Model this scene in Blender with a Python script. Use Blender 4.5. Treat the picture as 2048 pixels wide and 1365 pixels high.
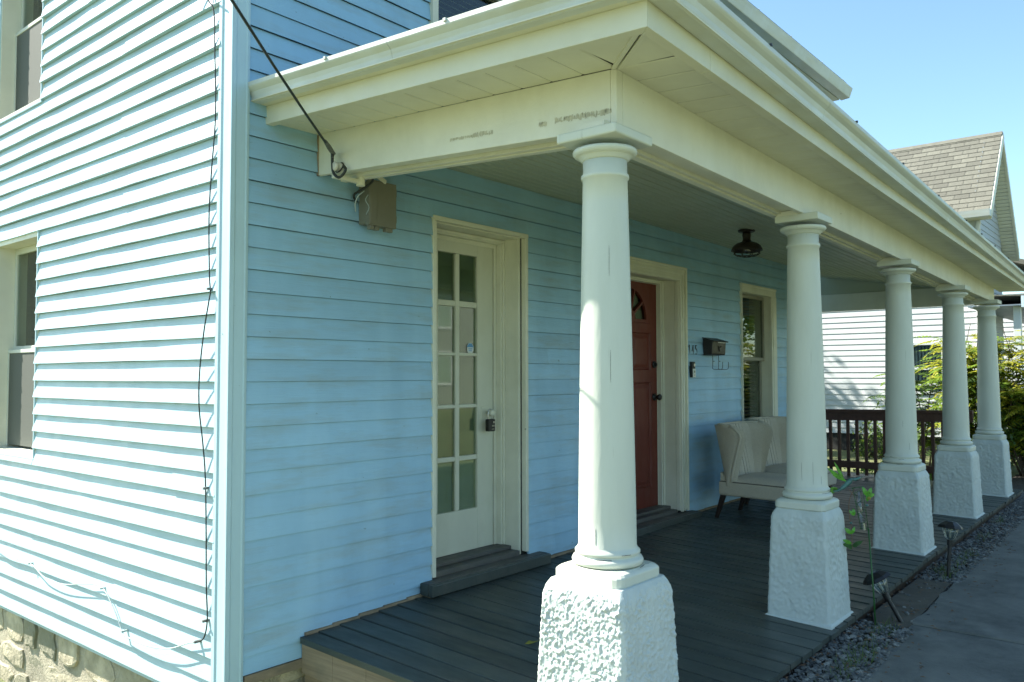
import bpy, math, random
from mathutils import Vector, Matrix, noise
for o in list(bpy.data.objects): bpy.data.objects.remove(o)
random.seed(7)
S = bpy.context.scene
COL = S.collection
R = math.radians
EYE = 1.52                                    # everything below is laid out from eye level and lifted by this at the end

# ------------------------------------------------------------------ camera
cd = bpy.data.cameras.new('camera'); cam = bpy.data.objects.new('camera', cd); COL.objects.link(cam)
cd.sensor_width = 36; cd.lens = 1640.2 / 2048 * 36; cd.clip_start = .05; cd.clip_end = 2000
a, p, r = R(39.784), R(2.397), R(-.107)
h = Vector((math.cos(a), math.sin(a), 0)); z = Vector((0, 0, 1)); rt0 = Vector((math.sin(a), -math.cos(a), 0))
fw = h*math.cos(p) + z*math.sin(p); u0 = z*math.cos(p) - h*math.sin(p)
rt = rt0*math.cos(r) + u0*math.sin(r); up = u0*math.cos(r) - rt0*math.sin(r)
cam.matrix_world = Matrix(((rt.x, up.x, -fw.x, 0), (rt.y, up.y, -fw.y, 0), (rt.z, up.z, -fw.z, EYE), (0, 0, 0, 1)))
S.camera = cam
cd.dof.use_dof = True; cd.dof.focus_distance = 4.6; cd.dof.aperture_fstop = 9.0

# ------------------------------------------------------------------ light
SUN_AZ, SUN_EL = R(111), R(44.5)
W = bpy.data.worlds.new('World'); S.world = W; W.use_nodes = True
nt = W.node_tree; nt.nodes.clear()
sky = nt.nodes.new('ShaderNodeTexSky'); sky.sky_type = 'NISHITA'; sky.sun_disc = False
sky.sun_elevation = SUN_EL; sky.sun_rotation = R(90) - SUN_AZ
sky.air_density = 1.0; sky.dust_density = .6; sky.ozone_density = 1.3
bg = nt.nodes.new('ShaderNodeBackground'); bg.inputs[1].default_value = .10
out = nt.nodes.new('ShaderNodeOutputWorld'); wb = nt.nodes.new('ShaderNodeMix'); wb.data_type = 'RGBA'; wb.blend_type = 'MULTIPLY'; wb.inputs[0].default_value = 1; wb.inputs[7].default_value = (.90, 1.03, 1.0, 1)   # the camera's slightly cyan white balance
nt.links.new(sky.outputs[0], wb.inputs[6]); nt.links.new(wb.outputs[2], bg.inputs[0]); nt.links.new(bg.outputs[0], out.inputs[0])
sd = bpy.data.lights.new('sun', 'SUN'); sun = bpy.data.objects.new('sun', sd); COL.objects.link(sun)
sd.energy = 5; sd.angle = R(.55); sd.color = (1, .955, .87)
ts = Vector((math.cos(SUN_AZ)*math.cos(SUN_EL), math.sin(SUN_AZ)*math.cos(SUN_EL), math.sin(SUN_EL)))
sun.rotation_euler = ts.to_track_quat('Z', 'Y').to_euler(); sun.location = ts*60
S.view_settings.view_transform = 'Standard'; S.view_settings.look = 'None'
S.view_settings.exposure = 1.55; S.view_settings.gamma = 1; S.view_settings.use_curve_mapping = False

# ------------------------------------------------------------------ helpers
WL = {}                                       # world location of every object made here
def tag(o, label=None, cat=None, group=None, kind=None):
    if label: o['label'] = label
    if cat: o['category'] = cat
    if group: o['group'] = group
    if kind: o['kind'] = kind
    return o
def thing(name, loc, label=None, cat=None, group=None, kind=None):
    o = bpy.data.objects.new(name, None); COL.objects.link(o); o.location = loc; o.empty_display_size = .1
    WL[o.name] = Vector(loc); return tag(o, label, cat, group, kind)
class MB:
    def __init__(s): s.v = []; s.f = []
    def poly(s, *pts):
        n = len(s.v); s.v += [tuple(q) for q in pts]; s.f.append(tuple(range(n, n+len(pts)))); return s
    def hexa(s, q):                            # 8 corners: bottom ring then top ring, anticlockwise from above
        n = len(s.v); s.v += [tuple(i) for i in q]
        s.f += [tuple(n+i for i in f) for f in ((3,2,1,0),(4,5,6,7),(0,1,5,4),(1,2,6,5),(2,3,7,6),(3,0,4,7))]; return s
    def box(s, x0, x1, y0, y1, z0, z1):
        return s.hexa([(x0,y0,z0),(x1,y0,z0),(x1,y1,z0),(x0,y1,z0),(x0,y0,z1),(x1,y0,z1),(x1,y1,z1),(x0,y1,z1)])
    def loft(s, rings, close=True, caps=True):
        n = len(s.v); k = len(rings[0])
        for rg in rings: s.v += [tuple(q) for q in rg]
        for i in range(len(rings)-1):
            for j in range(k if close else k-1):
                b = n+i*k; s.f.append((b+j, b+(j+1)%k, b+k+(j+1)%k, b+k+j))
        if caps and close:
            s.f.append(tuple(n+j for j in reversed(range(k)))); s.f.append(tuple(n+(len(rings)-1)*k+j for j in range(k)))
        return s
    def tube(s, pts, rad, n=8):
        pts = [Vector(q) for q in pts]; rings = []; ref = None
        for i, q in enumerate(pts):
            d = (pts[min(i+1, len(pts)-1)] - pts[max(i-1, 0)]).normalized()
            if ref is None: ref = Vector((0,0,1)) if abs(d.z) < .9 else Vector((1,0,0))
            e = (ref - d*ref.dot(d)).normalized(); ref = e; g = d.cross(e)
            rr = rad[i] if isinstance(rad, (list, tuple)) else rad
            rings.append([q + (e*math.cos(t)+g*math.sin(t))*rr for t in [2*math.pi*j/n for j in range(n)]])
        return s.loft(rings)
    def lathe(s, c, prof, n=24, sx=1, sy=1):
        return s.loft([[(c[0]+rr*sx*math.cos(2*math.pi*j/n), c[1]+rr*sy*math.sin(2*math.pi*j/n), c[2]+zz) for j in range(n)] for rr, zz in prof])
    def build(s, name, mat, parent=None, smooth=False, bevel=0, loc=None, kind=None, seg=2):
        base = WL[parent.name] if parent else Vector(loc or (0,0,0))
        me = bpy.data.meshes.new(name); me.from_pydata([(q[0]-base.x, q[1]-base.y, q[2]-base.z) for q in s.v], [], s.f)
        me.materials.append(mat); me.validate(); 
        if smooth: me.shade_smooth()
        o = bpy.data.objects.new(name, me); COL.objects.link(o)
        if parent: o.parent = parent; WL[o.name] = base.copy()
        else: o.location = base; WL[o.name] = base.copy()
        if bevel:
            m = o.modifiers.new('bevel', 'BEVEL'); m.width = bevel; m.segments = seg; m.limit_method = 'ANGLE'; m.angle_limit = R(35)
        if kind: o['kind'] = kind
        return o
def spline(pts, k=6):                          # Catmull-Rom through points
    P = [Vector(q) for q in pts]; P = [P[0]*2-P[1]] + P + [P[-1]*2-P[-2]]; o = []
    for i in range(1, len(P)-2):
        for j in range(k):
            t = j/k; a, b, c, d = P[i-1:i+3]
            o.append(.5*((2*b)+(c-a)*t+(2*a-5*b+4*c-d)*t*t+(3*b-a-3*c+d)*t**3))
    o.append(P[-2]); return o
def tab(T, x):                                 # piecewise linear table (x, v...) -> v or tuple
    if x <= T[0][0]: i = 0
    elif x >= T[-1][0]: i = len(T)-2
    else: i = max(k for k in range(len(T)-1) if T[k][0] <= x)
    A, B = T[i], T[i+1]; t = (x-A[0])/(B[0]-A[0]); v = [p+(q-p)*t for p, q in zip(A[1:], B[1:])]
    return v[0] if len(v) == 1 else v
def nz(*q): return noise.noise(Vector(q))

# ------------------------------------------------------------------ materials
def mat(name, col, rough=.6, var=.12, scale=6, stretch=(1,1,1), bump=.15, bscale=60, bstr=(1,1,1), dirt=None, dscale=2.5, damt=.5, dstr=(1,1,1), spec=.5, metal=0, rnd=0, fleck=None, bdist=.002, extra=None):
    m = bpy.data.materials.new(name); m.use_nodes = True; N = m.node_tree.nodes; L = m.node_tree.links
    b = N['Principled BSDF']; b.inputs['Roughness'].default_value = rough; b.inputs['Metallic'].default_value = metal
    b.inputs['Specular IOR Level'].default_value = spec
    tc = N.new('ShaderNodeTexCoord')
    def nse(sc, st, det=5, rg=.6):
        mp = N.new('ShaderNodeMapping'); mp.inputs['Scale'].default_value = st; L.new(tc.outputs['Object'], mp.inputs[0])
        n = N.new('ShaderNodeTexNoise'); n.inputs['Scale'].default_value = sc; n.inputs['Detail'].default_value = det; n.inputs['Roughness'].default_value = rg
        L.new(mp.outputs[0], n.inputs['Vector']); return n.outputs['Fac']
    def ramp(f, lo, hi, a=0, c=1):
        r = N.new('ShaderNodeMapRange'); r.inputs['From Min'].default_value = lo; r.inputs['From Max'].default_value = hi
        r.inputs['To Min'].default_value = a; r.inputs['To Max'].default_value = c; L.new(f, r.inputs[0]); return r.outputs[0]
    def mix(f, A, B, mode='MIX'):
        x = N.new('ShaderNodeMix'); x.data_type = 'RGBA'; x.blend_type = mode
        if isinstance(f, (int, float)): x.inputs[0].default_value = f
        else: L.new(f, x.inputs[0])
        for i, q in ((6, A), (7, B)):
            if isinstance(q, tuple): x.inputs[i].default_value = (*q, 1)
            else: L.new(q, x.inputs[i])
        return x.outputs[2]
    n1 = nse(scale, stretch)
    c = mix(ramp(n1, .3, .7), tuple(i*(1-var) for i in col), tuple(min(1, i*(1+var)) for i in col))
    if dirt: c = mix(ramp(nse(dscale, dstr, 7, .65), .48, .72, 0, damt), c, dirt)
    if fleck: c = mix(ramp(nse(fleck[1], fleck[3] if len(fleck) > 3 else (1,1,1), 3), fleck[2], fleck[2]+.05), c, fleck[0])
    if extra: c = extra(N, L, tc, nse, ramp, mix, c)
    if rnd:
        oi = N.new('ShaderNodeObjectInfo'); c = mix(1.0, c, ramp(oi.outputs['Random'], 0, 1, 1-rnd, 1+rnd), 'MULTIPLY')
    L.new(c, b.inputs['Base Color'])
    L.new(ramp(nse(scale*2.3, stretch), .3, .7, max(.02, rough-.1), min(1, rough+.12)), b.inputs['Roughness'])
    if bump:
        bp = N.new('ShaderNodeBump'); bp.inputs['Strength'].default_value = bump; bp.inputs['Distance'].default_value = bdist
        L.new(nse(bscale, bstr, 4), bp.inputs['Height']); L.new(bp.outputs[0], b.inputs['Normal'])
    return m
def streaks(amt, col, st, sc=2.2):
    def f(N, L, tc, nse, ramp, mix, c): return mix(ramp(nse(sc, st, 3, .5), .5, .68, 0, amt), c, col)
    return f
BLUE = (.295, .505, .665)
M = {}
M['siding'] = mat('blue_painted_siding_street', BLUE, .42, .07, 3, (1,1,.5), .35, 22, (.35,1,6), (.27,.34,.33), 3.4, .6, (.5,1,3.2), extra=streaks(.36, (.40,.63,.77), (2.6,1,.35), 1.4), rnd=.05, fleck=((.12,.14,.13), 26, .73), bdist=.003)  # pale vertical streaks paint reflected light patches into the chalky blue
M['siding_side'] = mat('blue_painted_siding_side', (.43,.585,.63), .45, .05, 3, (1,1,.5), .3, 22, (1,.35,6), (.36,.42,.42), 1.3, .35, (1,.5,1.5), rnd=.03, fleck=((.12,.14,.12), 20, .76), bdist=.003)  # paler copy of the street siding; sun's whitening is put into the colour
M['corner'] = mat('pale_blue_corner_post', (.45,.62,.68), .45, .05, 4, (1,1,.3), .1, dirt=(.33,.42,.46), damt=.35, dstr=(2,2,.5), fleck=((.12,.16,.17), 22, .74))
TRIM = (.71, .70, .57)
M['trim'] = mat('cream_white_paint', TRIM, .48, .05, 5, (1,1,1), .2, 45, (1,1,1), (.42,.42,.28), 1.8, .35, (1,1,.7), fleck=((.18,.17,.12), 17, .76), bdist=.002)
M['beam'] = mat('chalky_cream_beam_paint', (.70,.69,.58), .5, .05, 5, (1,1,1), .35, 30, (1,1,2), (.45,.45,.32), 1.5, .4, (1,1,.6), fleck=((.2,.18,.12), 15, .76), extra=streaks(.35, (.74,.75,.66), (2.2,2.2,.25)))
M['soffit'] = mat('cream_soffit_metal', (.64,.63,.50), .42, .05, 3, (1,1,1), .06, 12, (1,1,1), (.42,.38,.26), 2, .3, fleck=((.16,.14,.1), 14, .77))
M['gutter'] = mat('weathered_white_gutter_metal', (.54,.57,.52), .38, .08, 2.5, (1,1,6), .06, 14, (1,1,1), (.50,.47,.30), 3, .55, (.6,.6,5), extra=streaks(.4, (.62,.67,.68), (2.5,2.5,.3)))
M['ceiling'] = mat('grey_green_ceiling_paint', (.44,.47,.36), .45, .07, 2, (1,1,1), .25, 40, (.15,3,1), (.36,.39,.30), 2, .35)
M['column'] = mat('white_column_paint', (.61,.635,.55), .42, .04, 5, (1,1,.3), .3, 40, (1,1,.25), (.48,.49,.38), 2, .45, (1,1,.3), fleck=((.2,.19,.15), 21, .75), bdist=.004, extra=lambda N, L, tc, nse, ramp, mix, c: mix(ramp(nse(26, (1,1,.045), 4), .67, .71, 0, .45), c, (.36,.36,.28)))
M['stucco'] = mat('white_painted_stucco', (.54,.59,.56), .55, .05, 8, (1,1,1), .9, 42, (1,1,.6), (.38,.42,.38), 5, .35, bdist=.004)
M['deck'] = mat('dark_slate_deck_paint', (.048,.062,.056), .44, .18, 3, (2,.6,1), .4, 30, (5,.5,1), (.090,.094,.080), 2.6, .8, (2,.5,1), rnd=.14, fleck=((.25,.25,.22), 19, .765), bdist=.003)
M['wood'] = mat('weathered_bare_wood', (.26,.20,.13), .8, .3, 5, (2,.3,6), .6, 25, (1,.3,6), (.12,.12,.09), 2, .7)
M['sillpaint'] = mat('worn_grey_threshold_paint', (.085,.085,.078), .55, .25, 6, (.5,1,1), .4, 40, (.4,3,1), (.15,.13,.10), 4, .5)
M['door'] = mat('creamy_door_paint', (.62,.62,.50), .45, .05, 5, (1,1,.4), .25, 50, (1,1,.3), (.46,.46,.34), 3, .3, fleck=((.2,.2,.15), 20, .76))
M['red'] = mat('brick_red_door_paint', (.135,.018,.007), .5, .08, 5, (1,1,.4), .15, 60, (1,1,.3), (.11,.022,.015), 2, .4)
M['black'] = mat('black_metal', (.012,.012,.012), .42, .2, 12, bump=.1)
M['bronze'] = mat('dark_brown_painted_metal', (.022,.017,.014), .4, .3, 12, bump=.15, dirt=(.05,.03,.02), damt=.4)
M['cable'] = mat('black_cable_rubber', (.02,.025,.022), .5, .3, 20, bump=.2)
M['tape'] = mat('greyish_cable_tape', (.12,.13,.12), .7, .3, 30)
M['whitecable'] = mat('dirty_white_cable', (.40,.47,.46), .5, .2, 12)
M['taupe'] = mat('taupe_plastic_box', (.19,.185,.135), .5, .08, 8, bump=.1, dirt=(.16,.14,.10), fleck=((.45,.43,.36), 25, .77))
M['ceramic'] = mat('white_ceramic', (.55,.53,.45), .3, .15, 20)
M['steel'] = mat('brushed_steel', (.5,.5,.48), .3, .1, 20, metal=1)
M['seam'] = mat('dark_beige_seam', (.15,.135,.105), .95)
M['fabric'] = mat('beige_linen_fabric', (.50,.45,.35), .92, .10, 70, (1,1,3), .8, 260, (1,1,1), (.26,.24,.21), 5, .25, bdist=.0015)
M['darkwood'] = mat('dark_stained_wood', (.022,.013,.009), .4, .2, 8, (1,1,.2))
M['railwood'] = mat('dark_brown_stained_rail', (.085,.034,.021), .55, .25, 6, (1,3,3), dirt=(.16,.09,.06), damt=.5)
M['blind'] = mat('olive_grey_blind_slats', (.26,.25,.17), .6, .1, 10)
M['curtain'] = mat('grey_frosted_privacy_film', (.24,.26,.21), .8, .15, 3, (1,1,.5))
M['film'] = mat('pale_grey_privacy_film', (.50,.50,.45), .8, .08, 5)
M['screen'] = mat('grey_insect_screen', (.10,.108,.090), .8, .06, 150)
M['room'] = mat('dark_room_interior', (.03,.03,.028), .9)
M['white'] = mat('clean_white_plastic', (.68,.68,.62), .35, .03, 6, bump=.03)
M['sash'] = mat('off_white_window_sash', (.60,.62,.53), .4, .05, 5, bump=.06)
M['greysash'] = mat('taupe_window_sash', (.25,.24,.18), .45, .1, 6)
M['concrete'] = mat('grey_sidewalk_concrete', (.150,.155,.135), .85, .25, 4, (1,1,1), .9, 90, (1,1,1), (.050,.056,.050), 1.8, .95, fleck=((.24,.25,.24), 60, .72), bdist=.004)
M['oldpad'] = mat('brown_stained_concrete_pad', (.10,.088,.065), .9, .25, 6, bump=.8, bscale=50, dirt=(.045,.04,.03), damt=.7, bdist=.005)
M['pebble'] = mat('blue_grey_gravel_stone', (.095,.100,.096), .8, .5, 22, bump=.3, dirt=(.33,.33,.30), dscale=14, damt=1)
M['soil'] = mat('dark_soil', (.035,.030,.022), .95, .4, 14, bump=1, bscale=70, bdist=.01)
M['lawn'] = mat('lawn_ground', (.145,.165,.065), .95, .3, 1.2, bump=1, bscale=60, dirt=(.20,.19,.09), dscale=.7, damt=.6, bdist=.02)
M['asphalt'] = mat('street_asphalt', (.06,.06,.06), .9, .15, 3, bump=.5, bscale=150)
M['grass'] = mat('grass_blades', (.085,.13,.03), .7, .3, 3)
M['deadleaf'] = mat('dry_leaf_litter', (.16,.09,.045), .8, .4, 8)
M['yleaf'] = mat('yellow_green_leaf', (.22,.21,.03), .6, .2, 9)
def stone_mix(N, L, tc, nse, ramp, mix, c):
    oi = N.new('ShaderNodeObjectInfo'); return mix(ramp(oi.outputs['Random'], .3, .95, 0, .8), c, (.20,.20,.14))
M['stone'] = mat('pale_rubble_stone', (.50,.44,.31), .9, .25, 9, bump=1, bscale=24, dirt=(.22,.20,.13), dscale=6, damt=.7, bdist=.012, extra=stone_mix)
M['mortar'] = mat('old_lime_mortar', (.42,.38,.28), .95, .2, 12, bump=1, bscale=60, dirt=(.10,.10,.07), damt=.7, bdist=.01)
M['nsiding'] = mat('white_vinyl_siding', (.60,.63,.62), .45, .04, 2, bump=.05, dirt=(.45,.48,.48), damt=.3)
M['shingle'] = mat('tan_grey_asphalt_shingle', (.138,.136,.108), .95, .15, 8, bump=.8, bscale=160, rnd=.20, dirt=(.105,.10,.08), dscale=3, damt=.5, bdist=.006)
M['roofblack'] = mat('grey_porch_roofing', (.10,.10,.10), .9, .2, 6, bump=.6, bscale=120)
M['bark'] = mat('brown_bark', (.09,.065,.045), .9, .3, 12, (1,1,.3), 1, 40)
def leafmat(name, c, tr=.45):
    m = mat(name, c, .5, .35, 2.2, bump=0, rnd=0); N = m.node_tree.nodes; L = m.node_tree.links
    b = N['Principled BSDF']; o = N['Material Output']; t = N.new('ShaderNodeBsdfTranslucent'); mx = N.new('ShaderNodeMixShader'); mx.inputs[0].default_value = tr
    L.new(b.inputs['Base Color'].links[0].from_socket, t.inputs['Color']); L.new(b.outputs[0], mx.inputs[1]); L.new(t.outputs[0], mx.inputs[2]); L.new(mx.outputs[0], o.inputs['Surface'])
    return m
M['leaf'] = leafmat('sumac_leaf', (.19,.29,.04), .5); M['leafy'] = leafmat('yellowing_leaf', (.40,.40,.045), .5); M['leafd'] = leafmat('dark_evergreen_leaf', (.06,.11,.03), .3)
def glassmat(name, tint, mixf=.12, rough=.01):
    m = bpy.data.materials.new(name); m.use_nodes = True; N = m.node_tree.nodes; L = m.node_tree.links; N.clear()
    o = N.new('ShaderNodeOutputMaterial'); g = N.new('ShaderNodeBsdfGlossy'); g.inputs['Roughness'].default_value = rough
    t = N.new('ShaderNodeBsdfTransparent'); t.inputs[0].default_value = (*tint, 1); f = N.new('ShaderNodeFresnel'); ge = N.new('ShaderNodeNewGeometry'); mr = N.new('ShaderNodeMapRange'); mr.inputs['To Min'].default_value = 1.52; mr.inputs['To Max'].default_value = 1/1.52; L.new(ge.outputs['Backfacing'], mr.inputs[0]); L.new(mr.outputs[0], f.inputs[0])
    ad = N.new('ShaderNodeMath'); ad.operation = 'ADD'; ad.inputs[1].default_value = mixf; ad.use_clamp = True
    mx = N.new('ShaderNodeMixShader'); L.new(f.outputs[0], ad.inputs[0]); L.new(ad.outputs[0], mx.inputs[0]); L.new(t.outputs[0], mx.inputs[1]); L.new(g.outputs[0], mx.inputs[2]); L.new(mx.outputs[0], o.inputs[0])
    return m
M['glass'] = glassmat('window_glass', (.80,.85,.80), .0); M['clear'] = glassmat('clear_glass', (.93,.96,.95), .05)
M['tint'] = glassmat('old_door_glass', (.78,.84,.76), .03, .03)
def solid(name, c, rough=.4, spec=.5): return mat(name, c, rough, .05, 10, bump=0, spec=spec)
M['green'] = mat('bright_green_enamel', (.09,.30,.025), .3, .35, 40, bump=0); M['teal'] = mat('blue_grey_green_enamel', (.07,.17,.15), .3, .3, 30, bump=0)
M['darkgreen'] = solid('dark_green_enamel', (.02,.10,.02)); M['stickblue'] = solid('sticker_blue', (.10,.30,.55)); M['stickwhite'] = solid('sticker_white', (.62,.66,.64))
M['bulb'] = glassmat('frosted_bulb_glass', (.7,.7,.66), .15, .2)

# ------------------------------------------------------------------ terrain
def ground_z(x, y):
    low = max(0, min(1, (2.75-x)/.25)) * max(0, min(1, (y-1.35)/.6))     # the side yard lies lower than the street walk
    return -1.49 + .012*max(-3, min(12, x-3)) - .62*low
def gz(x): return -1.455 + .0112*(max(-2, min(14, x))-3)       # top of the walk, climbing gently away
def sheet(name, xs, ys, f, m, kind='structure', label=None):
    b = MB(); nx = len(xs); b.v = [(x, y, f(x, y)) for y in ys for x in xs]
    b.f = [(j*nx+i, j*nx+i+1, (j+1)*nx+i+1, (j+1)*nx+i) for j in range(len(ys)-1) for i in range(nx-1)]
    o = b.build(name, m); o['kind'] = kind
    if label: o['label'] = label
    return o
xs = [-400,-120,-40,-20,-12,-8,-5,-3,-1,0,1,1.6,2,2.3,2.5,2.6,2.7,2.8,3.2,5,8,11,14,18,24,40,80,200,500]
ys = [-400,-120,-40,-20,-12,-8,-4,-1,.5,1.2,1.4,1.6,1.8,2,2.5,3,4,6,9,13,20,40,100,300,600]
sheet('lawn', xs, ys, lambda x, y: ground_z(x, y)-.03, M['lawn'], label='lawn and yard ground around the house')
b = MB(); b.box(-60, 90, -11.5, -4.2, -1.66, -1.57); o = b.build('street', M['asphalt'], kind='structure')
# concrete walk, one slab after another with open joints; its porch-side edge is worn and wavy
walk = thing('sidewalk', (6, .6, -1.5), kind='structure'); walk['label'] = 'grey concrete sidewalk slabs beside the porch gravel'
jx = [-1.2, .9, 3.02, 5.14, 7.16, 9.2, 11.3, 13.4, 15.5, 17.6]
for i in range(len(jx)-1):
    x0, x1 = jx[i]+.006, jx[i+1]-.006; n = 30; b = MB(); zt = (0.004 if i % 2 else -.003)
    ring = []
    for k in range(n+1):
        x = x0+(x1-x0)*k/n; e = 1.292 + .012*(x-4.1) + .045*nz(x*1.9, 3, 0) + .030*nz(x*6, 9, 0) + .012*nz(x*19, 4, 0)
        ring.append((x, e))
    top = [(x0, -.15)] + [(x1, -.15)] + list(reversed(ring)); m_ = len(top)
    b.loft([[(x, y, gz(x)+zt-.1) for x, y in top], [(x, y, gz(x)+zt-.008) for x, y in top], [(x+(.008 if x == x0 else -.008 if x == x1 else 0), y-.008, gz(x)+zt) for x, y in top]])
    b.build('paving_slab', M['concrete'], walk)
b = MB(); b.hexa([(-1.2,-.16,-1.6),(18,-.16,-1.5),(18,1.45,-1.5),(-1.2,1.45,-1.6),(-1.2,-.16,gz(-1.2)-.014),(18,-.16,gz(14)-.03),(18,1.45,gz(14)-.03),(-1.2,1.45,gz(-1.2)-.014)]); b.build('joint_soil', M['soil'], walk)
b = MB(); b.hexa([(2.7,1.2,-1.6),(13,1.2,-1.5),(13,1.9,-1.5),(2.7,1.9,-1.6),(2.7,1.2,gz(2.7)-.012),(13,1.2,gz(13)-.012),(13,1.9,gz(13)-.012),(2.7,1.9,gz(2.7)-.012)]); o = b.build('soil_strip', M['soil'], kind='structure'); o['label'] = 'dark soil under the gravel beside the porch deck'
# stained pad set between the gravel beds
b = MB(); pts = [(5.05,1.29),(5.5,1.30),(6.0,1.315),(6.25,1.32),(6.24,1.525),(5.8,1.53),(5.2,1.53),(5.0,1.46)]
b.loft([[(x,y,gz(x)-.05) for x,y in pts], [(x,y,gz(x)-.004) for x,y in pts], [(x+(.01 if x<5.6 else -.01),y,gz(x)+.003) for x,y in pts]])
o = b.build('concrete_pad', M['oldpad'], loc=(6,1.45,-1.5)); tag(o, 'brown stained flat concrete pad between two gravel beds', 'concrete pad')
# gravel
ico = [(0,0,1)] + [(.894*math.cos(R(72*i)), .894*math.sin(R(72*i)), .447) for i in range(5)] + [(.894*math.cos(R(72*i+36)), .894*math.sin(R(72*i+36)), -.447) for i in range(5)] + [(0,0,-1)]
icf = [(0,1+i,1+(i+1)%5) for i in range(5)] + [(1+i,6+i,1+(i+1)%5) for i in range(5)] + [(1+(i+1)%5,6+i,6+(i+1)%5) for i in range(5)] + [(11,6+(i+1)%5,6+i) for i in range(5)]
def pebbles(name, n, fx, smin, smax, m, **kw):
    b = MB()
    for _ in range(n):
        x, y, zz = fx(); s = random.uniform(smin, smax)*random.uniform(.7, 1.25); q = Matrix.Rotation(random.uniform(0, 6.3), 3, 'Z') @ Matrix.Rotation(random.uniform(-.6, .6), 3, 'X')
        sc = (random.uniform(.8, 1.35), random.uniform(.7, 1), random.uniform(.45, .75)); n0 = len(b.v)
        for v in ico:
            w = q @ Vector((v[0]*sc[0], v[1]*sc[1], v[2]*sc[2])); w *= s*random.uniform(.82, 1.12); b.v.append((x+w.x, y+w.y, zz+w.z))
        b.f += [tuple(n0+i for i in f) for f in icf]
    return b.build(name, m, **kw)
def gx():
    while True:
        x = 3.0 + 8.2*random.random()**1.25; y = random.uniform(1.24+.012*(x-4.1), 1.58)
        if 5.04 < x < 6.24 and random.random() < .93: continue
        return x, y, gz(x)-.010 + random.uniform(0, .016) + .02*max(0, y-1.45)
o = pebbles('gravel', 8200, gx, .007, .018, M['pebble'], kind='stuff'); o['label'] = 'blue grey gravel strip along the porch edge'
b = MB()
for k in range(520):                            # weed and grass tufts in the strip and its edges
    cx0 = random.choice([(4.35,1.33),(4.15,1.36),(4.9,1.38),(6.45,1.38),(7.2,1.40),(6.9,1.40),(8.0,1.43),(8.9,1.45),(6.6,1.45),(4.5,1.36)])
    x, y = cx0[0]+random.gauss(0,.09), cx0[1]+random.gauss(0,.03); hh = random.uniform(.02,.075); t = random.uniform(0,6.3); w = .003; lx, ly = random.gauss(0,.03), random.gauss(0,.03)
    q = gz(x)-.01; b.poly((x-w*math.cos(t), y-w*math.sin(t), q), (x+w*math.cos(t), y+w*math.sin(t), q), (x+lx, y+ly, q+hh))
o = b.build('weed_tufts', M['grass'], kind='stuff'); o['label'] = 'small weeds and grass growing through the gravel'
b = MB()
for k in range(640):
    x = random.uniform(3.6, 10); y = random.choice([random.gauss(1.52,.02), random.gauss(1.38,.05), random.gauss(1.22,.10)]); t = random.uniform(0,6.3); s = random.uniform(.006,.02); zz = gz(x)+.008+random.uniform(0,.012)
    b.poly((x-s*math.cos(t),y-s*math.sin(t),zz),(x+.4*s*math.sin(t),y-.4*s*math.cos(t),zz+.004),(x+s*math.cos(t),y+s*math.sin(t),zz),(x-.4*s*math.sin(t),y+.4*s*math.cos(t),zz+.003))
o = b.build('leaf_litter', M['deadleaf'], kind='stuff'); o['label'] = 'dry brown leaf litter in the gravel'

# ------------------------------------------------------------------ house
HX, HY, HE, HB = 2.185, 3.6, 9.95, 12.4         # side wall plane, street wall plane, far end, back
house = thing('house', (HX, HY, -2.1), 'pale blue clapboard house with a covered porch along its street side', 'house')
EX = .1115
def clap(wall, a0, a1, z0, zb=None, zt=None, seam=0, wav=0, th=.0145):
    """one clapboard, row bottom z0; zb/zt clip it."""
    zb = z0 if zb is None else max(z0, zb); top = z0+EX+.010; zt = top if zt is None else min(top, zt)
    if a1-a0 < .02 or zt-zb < .006: return
    n = max(1, int((a1-a0)/(.22 if wav else .8))); b = MB(); rings = []
    for i in range(n+1):
        t = a0+(a1-a0)*i/n; w = wav*(nz(t*.9, z0*7, 2)*1.0+.55*nz(t*3.1, z0*17, 5)); wz = w*.55
        def off(zz): return .0015+th*(1-(zz-z0)/(EX+.01)) + seam
        gd = .0014 if wall == 'F' else .0012; zg = z0+EX-gd; ui = (off(zb)-.012+w, zb+.0030+wz) if wall == 'F' else (-.003, zb+.0006+wz)
        pr = [(off(zb)+w, zb+wz), ui, (-.014, zt), (off(zt)+w*.1, zt)] if zt < z0+EX else [(off(zb)+w, zb+wz), ui, (-.016, zt), (-.012, zt), (-.006, z0+EX-.001+w*.5), (off(zg)+w*.1, zg+w*.5)]
        mid = .35*(zt-zb)+zb; pr.append((off(mid)+w*.75+.0008, mid+wz*.6))
        rings.append([(t, HY-q[0], q[1]) if wall == 'F' else (HX-q[0], t, q[1]) for q in pr])
    b.loft(rings); return b.build('siding_board', M['siding'] if wall == 'F' else M['siding_side'], house)
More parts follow.
